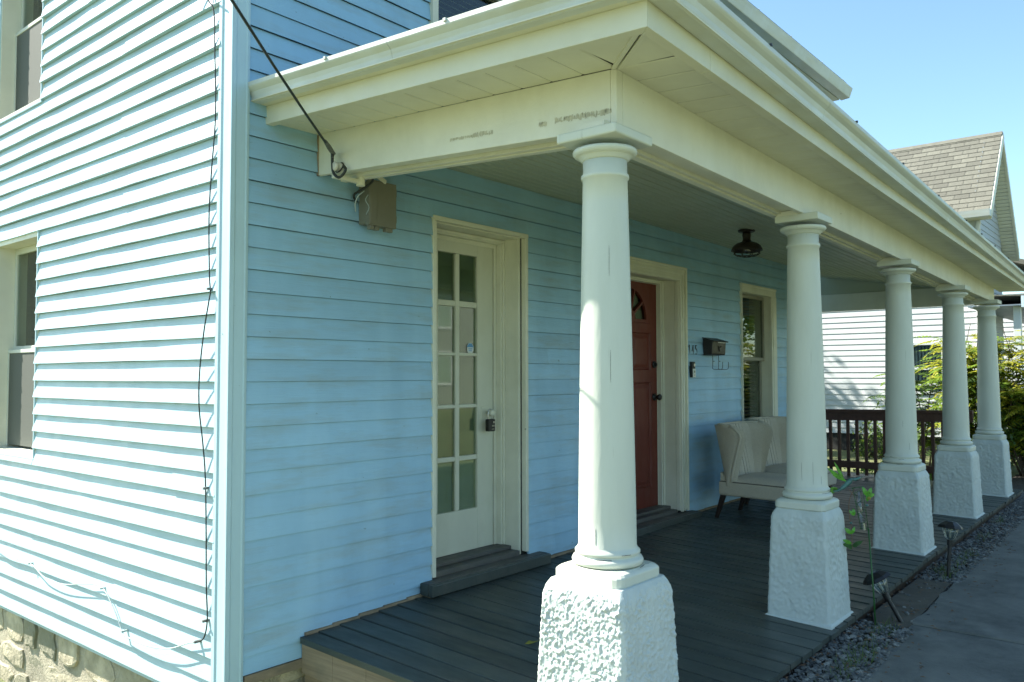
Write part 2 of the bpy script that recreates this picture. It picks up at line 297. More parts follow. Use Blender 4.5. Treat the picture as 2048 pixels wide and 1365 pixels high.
def side(wall, A0, A1, k0, k1, holes, zlow, zhigh, seams, wav, th=.0145):
    for k in range(k0, k1):
        z0 = -.028+EX*k; spans = [(A0, A1)]; part = []
        for (h0, h1, hb, ht) in holes:
            if z0+EX+.01 <= hb or z0 >= ht: continue
            new = []
            for s0, s1 in spans:
                if h1 <= s0 or h0 >= s1: new.append((s0, s1)); continue
                if h0 > s0: new.append((s0, h0))
                if h1 < s1: new.append((h1, s1))
            spans = new
            if hb > z0: part.append((h0, h1, None, hb))
            if ht < z0+EX: part.append((h0, h1, ht, None))
        for s0, s1 in spans:
            cuts = [s0] + sorted(c for c in seams.get(k, []) if s0+.15 < c < s1-.15) + [s1]
            for i in range(len(cuts)-1):
                clap(wall, cuts[i], cuts[i+1]+(.012 if i < len(cuts)-2 else 0), z0, zlow if z0 < zlow else None, zhigh if z0+EX > zhigh else None, seam=.0034 if i < len(cuts)-2 and len(cuts) > 2 else 0, wav=wav, th=th)
        for h0, h1, lo, hi in part: clap(wall, h0, h1, z0, lo, hi, th=th)
DOOR1 = (3.545, 4.478, -1.31, .990); DOOR2 = (5.53, 6.79, -1.31, .985); WIN = (7.985, 8.905, -.56, .952); UWIN = (3.523, 4.56, 2.02, 3.2)
sF = {k: [random.uniform(4.6, 5.3) if k % 2 else random.uniform(6.9, 7.8)] for k in range(-13, 9)}
sF[6] = [7.45]; sF[9] = [3.3]; sF[10] = [5.1]; sF[5] = []; sF[16] = [3.0]
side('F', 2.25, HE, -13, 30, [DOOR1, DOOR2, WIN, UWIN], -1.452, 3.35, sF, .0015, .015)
sS = {17: [4.72], 13: [4.75], 9: [4.71], 15: [8.1], 11: [7.9], -5: [4.10], -9: [5.97], -11: [4.74], -3: [7.6], 4: [7.5], 21: [5.2], -7: [8.4], 2: [8.6], 19: [7.7], 7: [8.0]}
LW = (5.945, 6.745, -.545, .975); UW = (5.945, 6.745, 1.862, 3.25)
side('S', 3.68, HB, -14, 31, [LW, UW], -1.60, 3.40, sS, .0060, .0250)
for k in range(31, 47):                         # gable end above
    z0 = -.028+EX*k; yc = (3.2+HB+.4)/2; half = (5.9-z0-.25)/.52
    clap('S', max(3.68, yc-half), min(HB, yc+half), z0)
# corner post: folded metal with a groove on each face
b = MB(); prof = [(2.262,3.605),(2.262,3.578),(2.244,3.572),(2.240,3.576),(2.186,3.576),(2.182,3.571),(2.158,3.571),(2.158,3.592),(2.163,3.597),(2.163,3.660),(2.157,3.665),(2.157,3.694),(2.19,3.694),(2.19,3.605)]
b.loft([[(x, y, -1.62) for x, y in prof], [(x, y, 3.35) for x, y in prof]]); b.build('corner_post', M['corner'], house, bevel=.003)
# inner walls behind the boards, with the recesses left open
b = MB()
def wallF(holes, x0, x1, z0, z1, y0, y1):
    xs = sorted({x0, x1, *[q for hh in holes for q in hh[:2]]})
    for i in range(len(xs)-1):
        c = (xs[i]+xs[i+1])/2; hs = sorted((hh[2], hh[3]) for hh in holes if hh[0] < c < hh[1]); zz = z0
        for lo, hi in hs: b.box(xs[i], xs[i+1], y0, y1, zz, lo); zz = hi
        if zz < z1: b.box(xs[i], xs[i+1], y0, y1, zz, z1)
wallF([(3.56,4.44,-1.45,.975),(5.645,6.675,-1.45,.882),(7.99,8.80,-.5,.885),(3.55,4.5,2.03,3.15)], 2.22, HE-.02, -1.45, 3.4, 3.618, 3.84)
b.build('wall', M['room'], house)
b = MB()
for y0, y1, z0, z1 in ((3.84,5.96,-1.45,3.4),(6.74,HB,-1.45,3.4),(5.96,6.74,-1.45,-.53),(5.96,6.74,.96,1.88),(5.96,6.74,3.2,3.4)): b.box(2.203, 2.42, y0, y1, z0, z1)
b.box(2.22, HE-.02, HB-.25, HB, -1.45, 3.4); b.box(2.43, HE-.05, 3.85, HB-.26, 3.3, 3.4); b.box(2.43, HE-.05, 3.85, HB-.26, -1.5, -1.4); b.box(4.6, 4.7, 3.85, HB-.3, -1.4, 3.3)
b.build('partition', M['room'], house)
b = MB(); b.box(HE-.02, HE, 3.64, HB, -1.45, 3.4)
for k in range(-13, 31): b.hexa([(HE-.01,3.6,-.028+EX*k),(HE+.014,3.6,-.028+EX*k),(HE+.014,HB,-.028+EX*k),(HE-.01,HB,-.028+EX*k),(HE-.01,3.6,-.028+EX*(k+1)),(HE+.002,3.6,-.028+EX*(k+1)),(HE+.002,HB,-.028+EX*(k+1)),(HE-.01,HB,-.028+EX*(k+1))])
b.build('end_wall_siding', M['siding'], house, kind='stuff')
# gable infill, roof, eave gutter
yr = (3.2+HB+.4)/2
b = MB(); b.loft([[(x, 3.62, 3.4), (x, HB, 3.4), (x, yr, 5.75)] for x in (2.20, HE-.02)]); b.build('gable', M['room'], house)
b = MB(); b.loft([[(x, 3.12, 3.42), (x, yr, 5.98), (x, HB+.5, 3.42), (x, HB+.5, 3.50), (x, yr, 6.06), (x, 3.12, 3.50)] for x in (1.98, 10.02)]); b.build('roof', M['shingle'], house)
b = MB(); b.loft([[(x, 3.19, 3.30), (x, 3.09, 3.31), (x, 3.05, 3.42), (x, 3.19, 3.44)] for x in (1.98, 10.04)]); b.build('eave_gutter', M['gutter'], house, bevel=.005)
b = MB(); b.box(2.0, 10.0, 3.20, 3.60, 3.30, 3.33); b.build('eave_soffit', M['soffit'], house)
for q in (7.3, 8.1, 9.0, 9.7): b = MB(); b.box(q, q+.008, 3.05, 3.10, 3.425, 3.436); b.build('gutter_hanger', M['gutter'], house)
# rubble foundation under both visible walls
def stones(wall, A0, A1, Z0, Z1, own, sx=.34, sz=.19, X=None, f=None):
    zz = Z1
    while zz > Z0:
        hh = random.uniform(.75, 1.25)*sz; t = A0 + random.uniform(-.1, 0)
        while t < A1:
            w = random.uniform(.6, 1.5)*sx; g = .008; b = MB(); d = random.uniform(-.004, .018)
            a0, a1, c0, c1 = max(A0, t)+g, min(A1, t+w)-g, zz-hh+g, zz-g
            if a1-a0 > .03:
                n = 11; ca, cc = (a0+a1)/2, (c0+c1)/2; R1 = []; ph = random.random()*6
                for j in range(n):
                    th = 2*math.pi*j/n; ex = 1/max(abs(math.cos(th)), abs(math.sin(th)))**.75
                    R1.append((ca+(a1-a0)/2*math.cos(th)*ex*random.uniform(.70, 1.06), cc+(c1-c0)/2*math.sin(th)*ex*random.uniform(.66, 1.06)))
                P = lambda q, o: f(q, o) if f else ((HX+.05-o, q[0], q[1]) if wall == 'S' else (q[0], HY+.05-o, q[1]))
                b.loft([[P(q, -.02) for q in R1], [P(q, d) for q in R1], [P((ca+(q[0]-ca)*.86, cc+(q[1]-cc)*.84), d+random.uniform(.001,.007)) for q in R1]])
                b.build('foundation_stone', M['stone'], own)
            t += w
        zz -= hh
stones('S', 3.66, 7.2, -2.16, -1.605, house); stones('F', 2.22, 3.0, -2.16, -1.455, house)
b = MB(); b.box(HX+.05, HX+.3, 3.66, HB, -2.3, -1.59); b.box(HX+.05, HE, HY+.05, HY+.3, -2.3, -1.44); b.build('foundation_mortar', M['mortar'], house)
b = MB(); b.box(2.27, 2.60, 3.575, 3.602, -1.50, -1.455); b.build('sill_beam', M['wood'], house)
b = MB(); b.box(HX-.004, HX+.03, 3.70, HB, -1.622, -1.600); b.build('starter_trim', M['siding_side'], house)

# windows of the side wall: deep cream box, sashes, glass, insect screen below
def side_window(y0, y1, z0, z1, mid):
    w = MB(); w.box(HX-.020, HX+.02, y0-.022, y0-.006, z0-.02, z1+.02); w.box(HX-.020, HX+.02, y1, y1+.016, z0-.02, z1+.02); w.box(HX-.021, HX+.02, y0-.024, y1+.016, z0-.036, z0-.018); w.box(HX-.021, HX+.02, y0-.022, y1+.016, z1+.018, z1+.034)
    win = w.build('window', M['corner'], house, bevel=.003)
    b = MB(); b.box(HX-.01, HX+.20, y1-.012, y1+.03, z0, z1); b.box(HX-.01, HX+.20, y0-.03, y0+.004, z0, z1); b.box(HX-.01, HX+.2, y0, y1, z1-.012, z1+.02); b.hexa([(HX-.015,y0,z0-.02),(HX+.2,y0,z0-.02),(HX+.2,y1,z0-.02),(HX-.015,y1,z0-.02),(HX-.015,y0,z0),(HX+.2,y0,z0+.02),(HX+.2,y1,z0+.02),(HX-.015,y1,z0)])
    b.build('window_casing', M['trim'], win)
    def sash(x, za, zb, fw=.045, m='sash'):
        b = MB(); b.box(x, x+.03, y0+.004, y0+fw, za, zb); b.box(x, x+.03, y1-fw, y1-.012, za, zb); b.box(x+.001, x+.029, y0+fw, y1-fw, zb-fw, zb); b.box(x+.001, x+.029, y0+fw, y1-fw, za, za+fw)
        b.build('sash', M[m], win, bevel=.003); g = MB(); g.box(x+.012, x+.018, y0+fw, y1-fw, za+fw, zb-fw); g.build('pane', M['glass'], win)
    sash(HX+.115, mid-.015, z1-.012); sash(HX+.148, z0+.015, mid+.03, m='greysash')
    b = MB(); b.box(HX+.086, HX+.088, y0+.02, y1-.03, z0+.03, mid-.02); b.build('insect_screen', M['screen'], win)
    b = MB(); b.box(HX+.080, HX+.094, y0+.004, y1-.012, mid-.022, mid+.004); b.box(HX+.080, HX+.094, y0+.004, y0+.022, z0+.02, mid-.022); b.box(HX+.080, HX+.094, y1-.032, y1-.012, z0+.02, mid-.022); b.build('screen_frame', M['sash'], win, bevel=.002)
    b = MB()
    for k in range(int((z1-z0)/.05)): b.hexa([(HX+.25,y0,z0+.05*k),(HX+.285,y0,z0+.05*k+.012),(HX+.285,y1,z0+.05*k+.012),(HX+.25,y1,z0+.05*k),(HX+.25,y0,z0+.05*k+.002),(HX+.285,y0,z0+.05*k+.014),(HX+.285,y1,z0+.05*k+.014),(HX+.25,y1,z0+.05*k+.002)])
    b.build('blind', M['blind'], win, kind='stuff')
side_window(5.955, 6.735, -.525, .955, .190); side_window(5.955, 6.735, 1.885, 3.22, 2.56)

# street window upstairs, over the porch roof
def street_window(x0, x1, z0, z1, mid, cw, depth, lip=.012, sashm='greysash', blind=True, yin=.0):
    w = MB(); yf = HY-.022
    w.box(x0-.0, x0+lip, yf-.012, HY+.02, z0, z1); win = w.build('window', M['trim'], house, bevel=.002)
    b = MB(); xi = x1-cw
    b.box(xi, x1, yf, HY+.01, z0-.02, z1-.09); b.box(xi+.03, x1-.005, yf-.008, yf+.002, z0-.02, z1-.09); b.box(x0+lip, x1, yf, HY+.01, z1-.09, z1); b.box(x0+lip, x1-.004, yf-.010, yf+.002, z1-.025, z1-.001)
    b.build('window_casing', M['trim'], win, bevel=.004)
    b = MB(); b.box(xi, xi+.02, HY+.01, HY+.24, z0, z1-.09); b.box(x0, x0+.012, HY+.01, HY+.24, z0, z1-.09); b.box(x0+.012, xi, HY+.01, HY+.24, z1-.092, z1-.072); b.box(x0+.012, x1-.02, yf-.03, HY+.24, z0-.04, z0-.0)
    b.build('window_jamb', M['trim'], win)
    def sash(y, za, zb, f=.045):
        b = MB(); b.box(x0+.012, x0+.012+f, y, y+.03, za, zb); b.box(xi-f, xi-.002, y, y+.03, za, zb); b.box(x0+.012+f, xi-f, y+.001, y+.029, zb-f, zb); b.box(x0+.012+f, xi-f, y+.001, y+.029, za, za+f)
        b.build('sash', M[sashm], win, bevel=.003); g = MB(); g.box(x0+.012+f, xi-f, y+.012, y+.017, za+f, zb-f); g.build('pane', M['glass'], win)
    sash(HY+depth-.035, mid-.022, z1-.095, .035); sash(HY+depth, z0+.01, mid+.022)
    if blind:
        b = MB(); n = int((z1-z0)/.04)
        for k in range(n): zz = z0+.04*k; b.hexa([(x0,HY+depth+.07,zz),(xi,HY+depth+.07,zz),(xi,HY+depth+.10,zz+.012),(x0,HY+depth+.10,zz+.012),(x0,HY+depth+.07,zz+.002),(xi,HY+depth+.07,zz+.002),(xi,HY+depth+.10,zz+.014),(x0,HY+depth+.10,zz+.014)])
        b.build('blind', M['blind'], win, kind='stuff')
street_window(7.985, 8.905, -.52, .952, .176, .125, .10)
street_window(3.523, 4.56, 2.06, 3.2, 2.62, .12, .08, lip=.05)

# ------------------------------------------------------------------ doors
def box_frame(b, x0, x1, z0, z1, y0, y1, t):
    b.box(x0, x0+t, y0, y1, z0, z1); b.box(x1-t, x1, y0, y1, z0, z1); b.box(x0+t, x1-t, y0, y1, z1-t, z1)
# white french door, set back about 20 cm
Y1 = HY+.2
b = MB(); xa, xb, zs, ztop = 3.60, 4.352, -1.178, .925
cols = [(3.625, 3.794), (3.812, 3.977), (4.016, 4.192)]; rows = [(.503,.821), (.154,.463), (-.194,.131), (-.540,-.220), (-.901,-.573)]
b.box(xa, 3.625, Y1, Y1+.04, zs, ztop); b.box(4.192, xb, Y1, Y1+.04, zs, ztop); b.box(3.625, 4.192, Y1, Y1+.04, zs, -.901); b.box(3.625, 4.192, Y1, Y1+.04, .821, ztop)
door = b.build('door', M['door'], house, bevel=.003); door['label'] = 'white french door with fifteen small panes'
for i in range(2): b = MB(); b.box(cols[i][1], cols[i+1][0], Y1+.003, Y1+.037, -.901, .821); b.build('muntin', M['door'], door, bevel=.006)
for i in range(4):
    for j, (c0, c1) in enumerate(cols): b = MB(); b.box(c0, c1, Y1+.005, Y1+.035, rows[i+1][1], rows[i][0]); b.build('muntin', M['door'], door, bevel=.006)
for i, (z0, z1) in enumerate(rows):
    for j, (c0, c1) in enumerate(cols):
        b = MB(); b.box(c0, c1, Y1+.018+.002*random.random(), Y1+.022, z0, z1); b.build('pane', M['tint'], door)
        b = MB(); b.box(c0, c1, Y1+.0375, Y1+.0395, z0, z1); b.build('privacy_film', M['film'] if i == 4 else M['curtain'], door)
b = MB(); b.box(4.226, 4.30, Y1-.004, Y1+.001, -.30, -.215); b.build('lock_plate', M['door'], door, bevel=.002)
b = MB(); b.tube([(4.285, Y1, -.26), (4.285, Y1-.035, -.26)], .011, 10); b.tube([(4.285, Y1-.03, -.26), (4.285, Y1-.042, -.26), (4.285, Y1-.06, -.26), (4.285, Y1-.068, -.26)], [.012,.026,.026,.012], 16); b.build('knob', M['door'], door, smooth=True)
cx, cz = 4.135, .185; b = MB()
oc = [(cx+.036*math.cos(R(22.5+45*k)), cz+.040*math.sin(R(22.5+45*k))) for k in range(8)]
b.loft([[(x, Y1+.0168, zz) for x, zz in oc], [(x, Y1+.0158, zz) for x, zz in oc]]); b.build('security_sticker', M['stickwhite'], door)
b = MB(); up_ = [q for q in oc if q[1] > cz]; ring = [(cx+.032, cz+.008), (cx+.031, cz+.014), (cx+.013, cz+.034), (cx-.013, cz+.034), (cx-.031, cz+.014), (cx-.032, cz+.008)]
b.loft([[(x, Y1+.0156, zz) for x, zz in ring], [(x, Y1+.0150, zz) for x, zz in ring]]); b.build('sticker_print', M['stickblue'], door)
b = MB(); b.box(cx-.02, cx+.02, Y1+.0150, Y1+.0156, cz-.006, cz+.000); b.box(cx-.016, cx+.016, Y1+.0150, Y1+.0156, cz-.018, cz-.013); b.build('sticker_print', M['stickblue'], door)
def dframe(name, x0, x1, z1, xi0, xi1, zi, y_in, strip, own, mold):
    """casing on the wall, deep reveal and stops round a door"""
    f = MB(); yf = HY-.022
    f.box(x0, x0+strip, yf, HY+.02, -1.225, z1-strip); f.box(x1-strip, x1, yf, HY+.02, -1.215, z1-strip); f.box(x0, x1, yf-.003, HY+.02, z1-strip, z1)
    if mold:
        for s, d in ((.004, .022), (.050, .010), (.108, .020)):
            f.box(x0+s, x0+s+.022, yf-d, yf+.004, -1.224, z1-s-.022); f.box(x1-s-.022, x1-s, yf-d, yf+.004, -1.224, z1-s-.022); f.box(x0+s, x1-s, yf-d-.001, yf+.004, z1-s-.022, z1-s)
    o = f.build('door_casing', M['trim'], house, bevel=.004)
    b = MB(); b.box(xi0-.03, xi0, HY+.021, y_in+.05, -1.235, zi); b.box(xi1, xi1+.03, HY+.021, y_in+.05, -1.235, zi); b.box(xi0-.03, xi1+.03, HY+.021, y_in+.05, zi, zi+.03); b.build('door_jamb', M['trim'], house)
    b = MB(); box_frame(b, xi0+.0, xi1-.0, -1.18, zi-.001, y_in-.045, y_in-.004, .030); box_frame(b, xi0+.001, xi1-.001, -1.18, zi-.002, y_in-.06, y_in-.045, .018); box_frame(b, xi0+.002, xi1-.002, -1.18, zi-.003, y_in-.004, y_in+.045, .055 if not mold else .03); b.build('door_stop', M['trim'], house, bevel=.004)
dframe('a', 3.545, 4.478, .990, 3.575, 4.418, .955, Y1, .030, house, False)
dframe('b', 5.53, 6.79, .985, 5.665, 6.655, .862, HY+.19, .135, house, True)
for (x0, x1, xi0, xi1, yi) in ((3.443, 4.60, 3.575, 4.418, Y1), (5.43, 6.87, 5.665, 6.655, HY+.19)):
    b = MB(); b.box(xi0+.002, xi1-.002, yi-.115, yi+.05, -1.205, -1.180); b.build('threshold', M['sillpaint'], house, bevel=.005)
    b = MB(); b.box(xi0+.002, xi1-.002, HY+.01, yi+.05, -1.245, -1.2055); b.box(x0+.012, x1-.012, 3.512, HY+.01, -1.246, -1.236); b.build('doorstep', M['sillpaint'], house, bevel=.003)
    b = MB(); b.box(x0, x1, 3.478, 3.512, -1.307, -1.238); b.box(x0, x0+.012, 3.512, 3.585, -1.307, -1.236); b.box(x1-.012, x1, 3.512, 3.585, -1.307, -1.236); b.build('step_nosing', M['deck'], house, bevel=.006)
    b = MB(); b.box(x0+.02, x1-.02, 3.520, HY, -1.345, -1.247); b.build('step_riser', M['wood'], house)
# brick red door with a fan light
Y2 = HY+.19; b = MB(); xa, xb, ztop = 5.70, 6.625, .842; xc = 6.155
def red_frame():
    b.box(xa, xa+.10, Y2, Y2+.042, -1.178, ztop); b.box(xb-.105, xb, Y2, Y2+.042, -1.178, ztop); b.box(xc-.05, xc+.05, Y2, Y2+.042, -1.178, .40)
    for z0, z1 in ((-1.178,-1.0), (-.065,.045), (.38,.49)): b.box(xa+.10, xc-.05, Y2, Y2+.042, z0, z1); b.box(xc+.05, xb-.105, Y2, Y2+.042, z0, z1)
    b.box(xc-.05, xc+.05, Y2, Y2+.042, .40, .49)
    n = 16; rr = .295; hz = .29                 # spandrel above the arch
    for k in range(n):
        t0, t1 = math.pi*k/n, math.pi*(k+1)/n; q = [(xc+rr*math.cos(t0), .49+hz*math.sin(t0)), (xc+rr*math.cos(t1), .49+hz*math.sin(t1))]
        b.hexa([(q[1][0],Y2,q[1][1]),(q[0][0],Y2,q[0][1]),(q[0][0],Y2+.042,q[0][1]),(q[1][0],Y2+.042,q[1][1]),(q[1][0],Y2,ztop),(q[0][0],Y2,ztop),(q[0][0],Y2+.042,ztop),(q[1][0],Y2+.042,ztop)])
    b.box(xa+.1, xc-rr, Y2, Y2+.042, .49, ztop); b.box(xc+rr, xb-.105, Y2, Y2+.042, .49, ztop)
red_frame(); rd = b.build('door', M['red'], house); rd['label'] = 'brick red front door with fan light'
b = MB(); arc = [(xc+.310*math.cos(math.pi*k/20), .478+.305*math.sin(math.pi*k/20)) for k in range(21)]; arc2 = [(xc+.272*math.cos(math.pi*k/20), .495+.268*math.sin(math.pi*k/20)) for k in range(21)]
for k in range(20):
    b.hexa([(arc2[k+1][0],Y2-.012,arc2[k+1][1]),(arc2[k][0],Y2-.012,arc2[k][1]),(arc2[k][0],Y2+.01,arc2[k][1]),(arc2[k+1][0],Y2+.01,arc2[k+1][1]),(arc[k+1][0],Y2-.012,arc[k+1][1]),(arc[k][0],Y2-.012,arc[k][1]),(arc[k][0],Y2+.01,arc[k][1]),(arc[k+1][0],Y2+.01,arc[k+1][1])])
b.box(xc-.31, xc+.31, Y2-.0125, Y2+.01, .468, .497); b.build('light_rim', M['red'], rd)
for t in (36, 72, 108, 144):
    b = MB(); c_, s_ = math.cos(R(t)), math.sin(R(t)); q = [(xc+.085*c_-.010*s_, .495+.085*s_+.010*c_), (xc+.085*c_+.010*s_, .495+.085*s_-.010*c_), (xc+.285*c_+.010*s_, .495+.28*s_-.010*c_), (xc+.285*c_-.010*s_, .495+.28*s_+.010*c_)]
    b.loft([[(x, Y2-.008, zz) for x, zz in q], [(x, Y2+.03, zz) for x, zz in q]]); b.build('light_bar', M['red'], rd)
b = MB(); hub = [(xc+.09*math.cos(math.pi*k/10), .495+.09*math.sin(math.pi*k/10)) for k in range(11)]; b.loft([[(x, Y2-.009, zz) for x, zz in hub], [(x, Y2+.03, zz) for x, zz in hub]]); b.build('light_bar', M['red'], rd)
for k in range(5):
    t0, t1 = math.pi*k/5, math.pi*(k+1)/5; q = [(xc, .495)] + [(xc+.283*math.cos(t0+(t1-t0)*j/5), .495+.278*math.sin(t0+(t1-t0)*j/5)) for j in range(6)]
    b = MB(); b.loft([[(x, Y2+.014, zz) for x, zz in q], [(x, Y2+.018, zz) for x, zz in q]]); b.build('pane', M['glass'], rd)
b = MB(); b.box(xc-.3, xc+.3, Y2+.0425, Y2+.05, .47, .81); b.build('privacy_film', M['curtain'], rd)
for x0, x1 in ((xa+.10, xc-.05), (xc+.05, xb-.105)):
    for z0, z1 in ((-1.0,-.065), (.045,.38)):
        b = MB(); m1, m2 = .022, .055
        P = lambda i, yy: [(x0+i,yy,z0+i),(x1-i,yy,z0+i),(x1-i,yy,z1-i),(x0+i,yy,z1-i)]
        b.loft([P(0,Y2+.03), P(0,Y2+.001), P(.01,Y2+.014), P(m1,Y2+.016), P(m2,Y2+.005), P(m2+.01,Y2+.005)]); b.build('door_panel', M['red'], rd)
for zz, rr in ((.095, .030), (-.20, .032)):
    b = MB(); kx = 6.568
    if rr == .030: b.tube([(kx,Y2+.002,zz),(kx,Y2-.012,zz),(kx,Y2-.014,zz)], [.032,.032,.024], 20); b.box(kx-.006, kx+.006, Y2-.032, Y2-.012, zz-.016, zz+.016)
    else: b.tube([(kx,Y2+.002,zz),(kx,Y2-.008,zz),(kx,Y2-.012,zz),(kx,Y2-.034,zz),(kx,Y2-.042,zz),(kx,Y2-.060,zz),(kx,Y2-.070,zz),(kx,Y2-.072,zz)], [.034,.034,.014,.012,.024,.030,.022,.004], 20)
    b.build('deadbolt' if rr == .030 else 'knob', M['black'], rd, smooth=True)

# ------------------------------------------------------------------ porch
porch = thing('porch', (6.6, 2.6, -1.5), 'long cream porch roof and dark plank deck on tapered columns along the blue house', 'porch')
DW = [(2.6,-1.345),(3.4,-1.310),(5.1,-1.300),(7.4,-1.264),(10.6,-1.240)]            # deck height at the wall
DF = [(2.6,-1.412),(4.5,-1.388),(6.5,-1.335),(8.4,-1.312),(10.6,-1.298)]            # deck height at the outer edge
DE = 1.535
def dz(x, y): w, f = tab(DW, x), tab(DF, x); return f+(w-f)*(y-DE)/(3.6-DE)
def plank(x0, x1, y0, y1, th=.028, dx=0, m='deck', name='deck_board', up_=0):
    b = MB(); n = 6; rings = []
    for i in range(n+1):
        y = y0+(y1-y0)*i/n; zz = dz((x0+x1)/2, y)+up_+.0012*nz(x0*9, y*2, 1); s = dx*nz(x0*5, y*1.3, 3); cup = .0012
        rings.append([(x0+s, y, zz-th), (x1+s, y, zz-th), (x1+s, y, zz-.002), (x1+s-.003, y, zz), ((x0+x1)/2, y, zz-cup), (x0+s+.003, y, zz), (x0+s, y, zz-.002)])
    b.loft(rings); return b.build(name, M[m], porch)
xx = 2.70; i = 0
plank(2.588, 2.694, DE-.012, 3.575, th=.032, up_=.001)
while xx < 10.75:
    w = .138; plank(xx, xx+w-.0055-random.uniform(0,.0025), DE+random.uniform(-.006,.004), 3.592-random.uniform(0,.006), dx=.0012, up_=random.uniform(-.0012,.0012)); xx += w
b = MB(); n = 24
for k in range(n):
    x0, x1 = 2.60+(8.16)*k/n, 2.60+8.16*(k+1)/n; f = lambda x, d: tab(DF, x)-d
    b.hexa([(x0,DE+.012,f(x0,.16)),(x1,DE+.012,f(x1,.16)),(x1,DE+.035,f(x1,.16)),(x0,DE+.035,f(x0,.16)),(x0,DE+.012,f(x0,.03)),(x1,DE+.012,f(x1,.03)),(x1,DE+.035,f(x1,.03)),(x0,DE+.035,f(x0,.03))])
b.build('edge_board', M['darkwood'], porch)
def skirt(z0, z1, inset):
    b = MB(); n = 8
    for k in range(n):
        y0, y1 = DE+.02+(3.58-DE-.02)*k/n, DE+.02+(3.58-DE-.02)*(k+1)/n
        b.hexa([(2.60+inset,y0,dz(2.6,y0)+z0),(2.64+inset,y0,dz(2.6,y0)+z0),(2.64+inset,y1,dz(2.6,y1)+z0),(2.60+inset,y1,dz(2.6,y1)+z0),(2.60+inset,y0,dz(2.6,y0)+z1),(2.64+inset,y0,dz(2.6,y0)+z1),(2.64+inset,y1,dz(2.6,y1)+z1),(2.60+inset,y1,dz(2.6,y1)+z1)])
    b.build('skirt_board', M['wood'], porch, bevel=.004)
skirt(-.185, -.033, 0); skirt(-.36, -.192, .02); skirt(-.53, -.365, .02); skirt(-.74, -.535, .02)
b = MB(); b.box(2.66, 10.75, DE+.04, 3.58, -2.2, -1.43); b.build('deck_frame', M['soil'], porch)
spans_ = [(2.62,3.43),(4.61,5.42),(6.88,9.9)]
for k in range(40):
    x0, x1 = 2.62+.18*k, 2.62+.18*(k+1); b = MB()
    if 3.43 < (x0+x1)/2 < 4.61 or 5.42 < (x0+x1)/2 < 6.88: continue
    b.box(x0, x1-.002, 3.574+.004*nz(k*1.7,0,0), 3.592, dz(x0,3.58)-.004, dz(x0,3.58)+.016+.005*nz(k*.9,2,0)); b.build('joint_strip', M['wood'], porch)
# beams
BY = 1.70; BX0, BX1 = 2.68, 10.44
bt = lambda x: tab([(2.3,1.203),(2.68,1.196),(4.6,1.143),(6.73,1.085),(8.6,1.03),(10.44,.956),(10.9,.945)], x)
bb = lambda x: tab([(2.3,.968),(2.68,.962),(5.07,.917),(6.73,.878),(8.58,.830),(10.42,.806),(10.9,.80)], x)
def xbeam(x0, x1, y0, y1, t, bt_, name, m='beam', n=14, bev=.003):
    b = MB(); b.loft([[(x, y0, bt_(x)), (x, y1, bt_(x)), (x, y1, t(x)), (x, y0, t(x))] for x in [x0+(x1-x0)*k/n for k in range(n+1)]]); return b.build(name, M[m], porch, bevel=bev)
for x0, x1 in ((2.68,2.725),(2.727,7.0),(7.003,BX1)): xbeam(x0, x1, BY, BY+.028, bt, bb, 'beam_board')
xbeam(2.71, BX1-.03, BY+.028, BY+.20, bt, lambda x: bb(x)+.028, 'beam_soffit'); xbeam(2.86, BX1-.03, BY+.16, BY+.2, bt, lambda x: bb(x)+.004, 'beam_board'); xbeam(2.86, BX1-.03, BY+.135, BY+.159, lambda x: bb(x)+.03, lambda x: bb(x)+.012, 'beam_moulding')
ez = lambda y, z0, s=.0525: z0-s*(3.6-y)
def ybeam(x0, x1, y0, y1, zt, zb, name, m='beam', n=8, bev=.003):
    b = MB(); b.loft([[(x0, y, zb(y)), (x1, y, zb(y)), (x1, y, zt(y)), (x0, y, zt(y))] for y in [y0+(y1-y0)*k/n for k in range(n+1)]]); return b.build(name, M[m], porch, bevel=bev)
zt_, zb_ = (lambda y: ez(y, 1.296)), (lambda y: ez(y, 1.073, .058))
ybeam(2.681, 2.709, BY+.0285, 3.60, zt_, zb_, 'beam_board'); ybeam(2.709, 2.84, BY+.2, 3.60, zt_, lambda y: zb_(y)+.022, 'beam_soffit'); ybeam(2.84, 2.88, BY+.2, 3.60, zt_, lambda y: zb_(y)-.003, 'beam_board'); ybeam(2.812, 2.838, BY+.2, 3.59, lambda y: zb_(y)+.022, lambda y: zb_(y)+.004, 'beam_moulding')
b = MB(); b.box(2.6785, 2.69, 3.576, 3.59, 1.07, 1.29); b.build('caulk_strip', M['wood'], porch)
ybeam(10.60, 10.63, 1.90, 4.1, lambda y: 1.02+.0*(y), lambda y: .802, 'beam_board'); ybeam(10.63, 10.8, 1.90, 4.1, lambda y: 1.02, lambda y: .83, 'beam_soffit')
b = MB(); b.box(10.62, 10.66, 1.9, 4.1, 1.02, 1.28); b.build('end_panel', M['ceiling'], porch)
# beadboard ceiling, boards running along the porch
cw_ = [(2.88,1.305),(5.2,1.312),(9.3,1.262),(10.62,1.235)]
def cz_(x, y): w, f = tab(cw_, x), bt(x)-.012; return f+(w-f)*(y-1.9)/1.7
y = 1.90; k = 0
while y < 3.60:
    y1 = min(3.598, y+.083); b = MB(); rings = []
    for j in range(11):
        x = 2.881+(10.62-2.881)*j/10; q = .0015*nz(x*.7, y*9, 0)
        rings.append([(x, y+.002, cz_(x,y)+.02), (x, y+.002, cz_(x,y)+q+.004), (x, y+.006, cz_(x,y)+q), (x, y1-.006, cz_(x,y1)+q), (x, y1-.001, cz_(x,y1)+q+.004), (x, y1-.001, cz_(x,y1)+.02)])
    b.loft(rings); b.build('ceiling_board', M['ceiling'], porch); y += .085
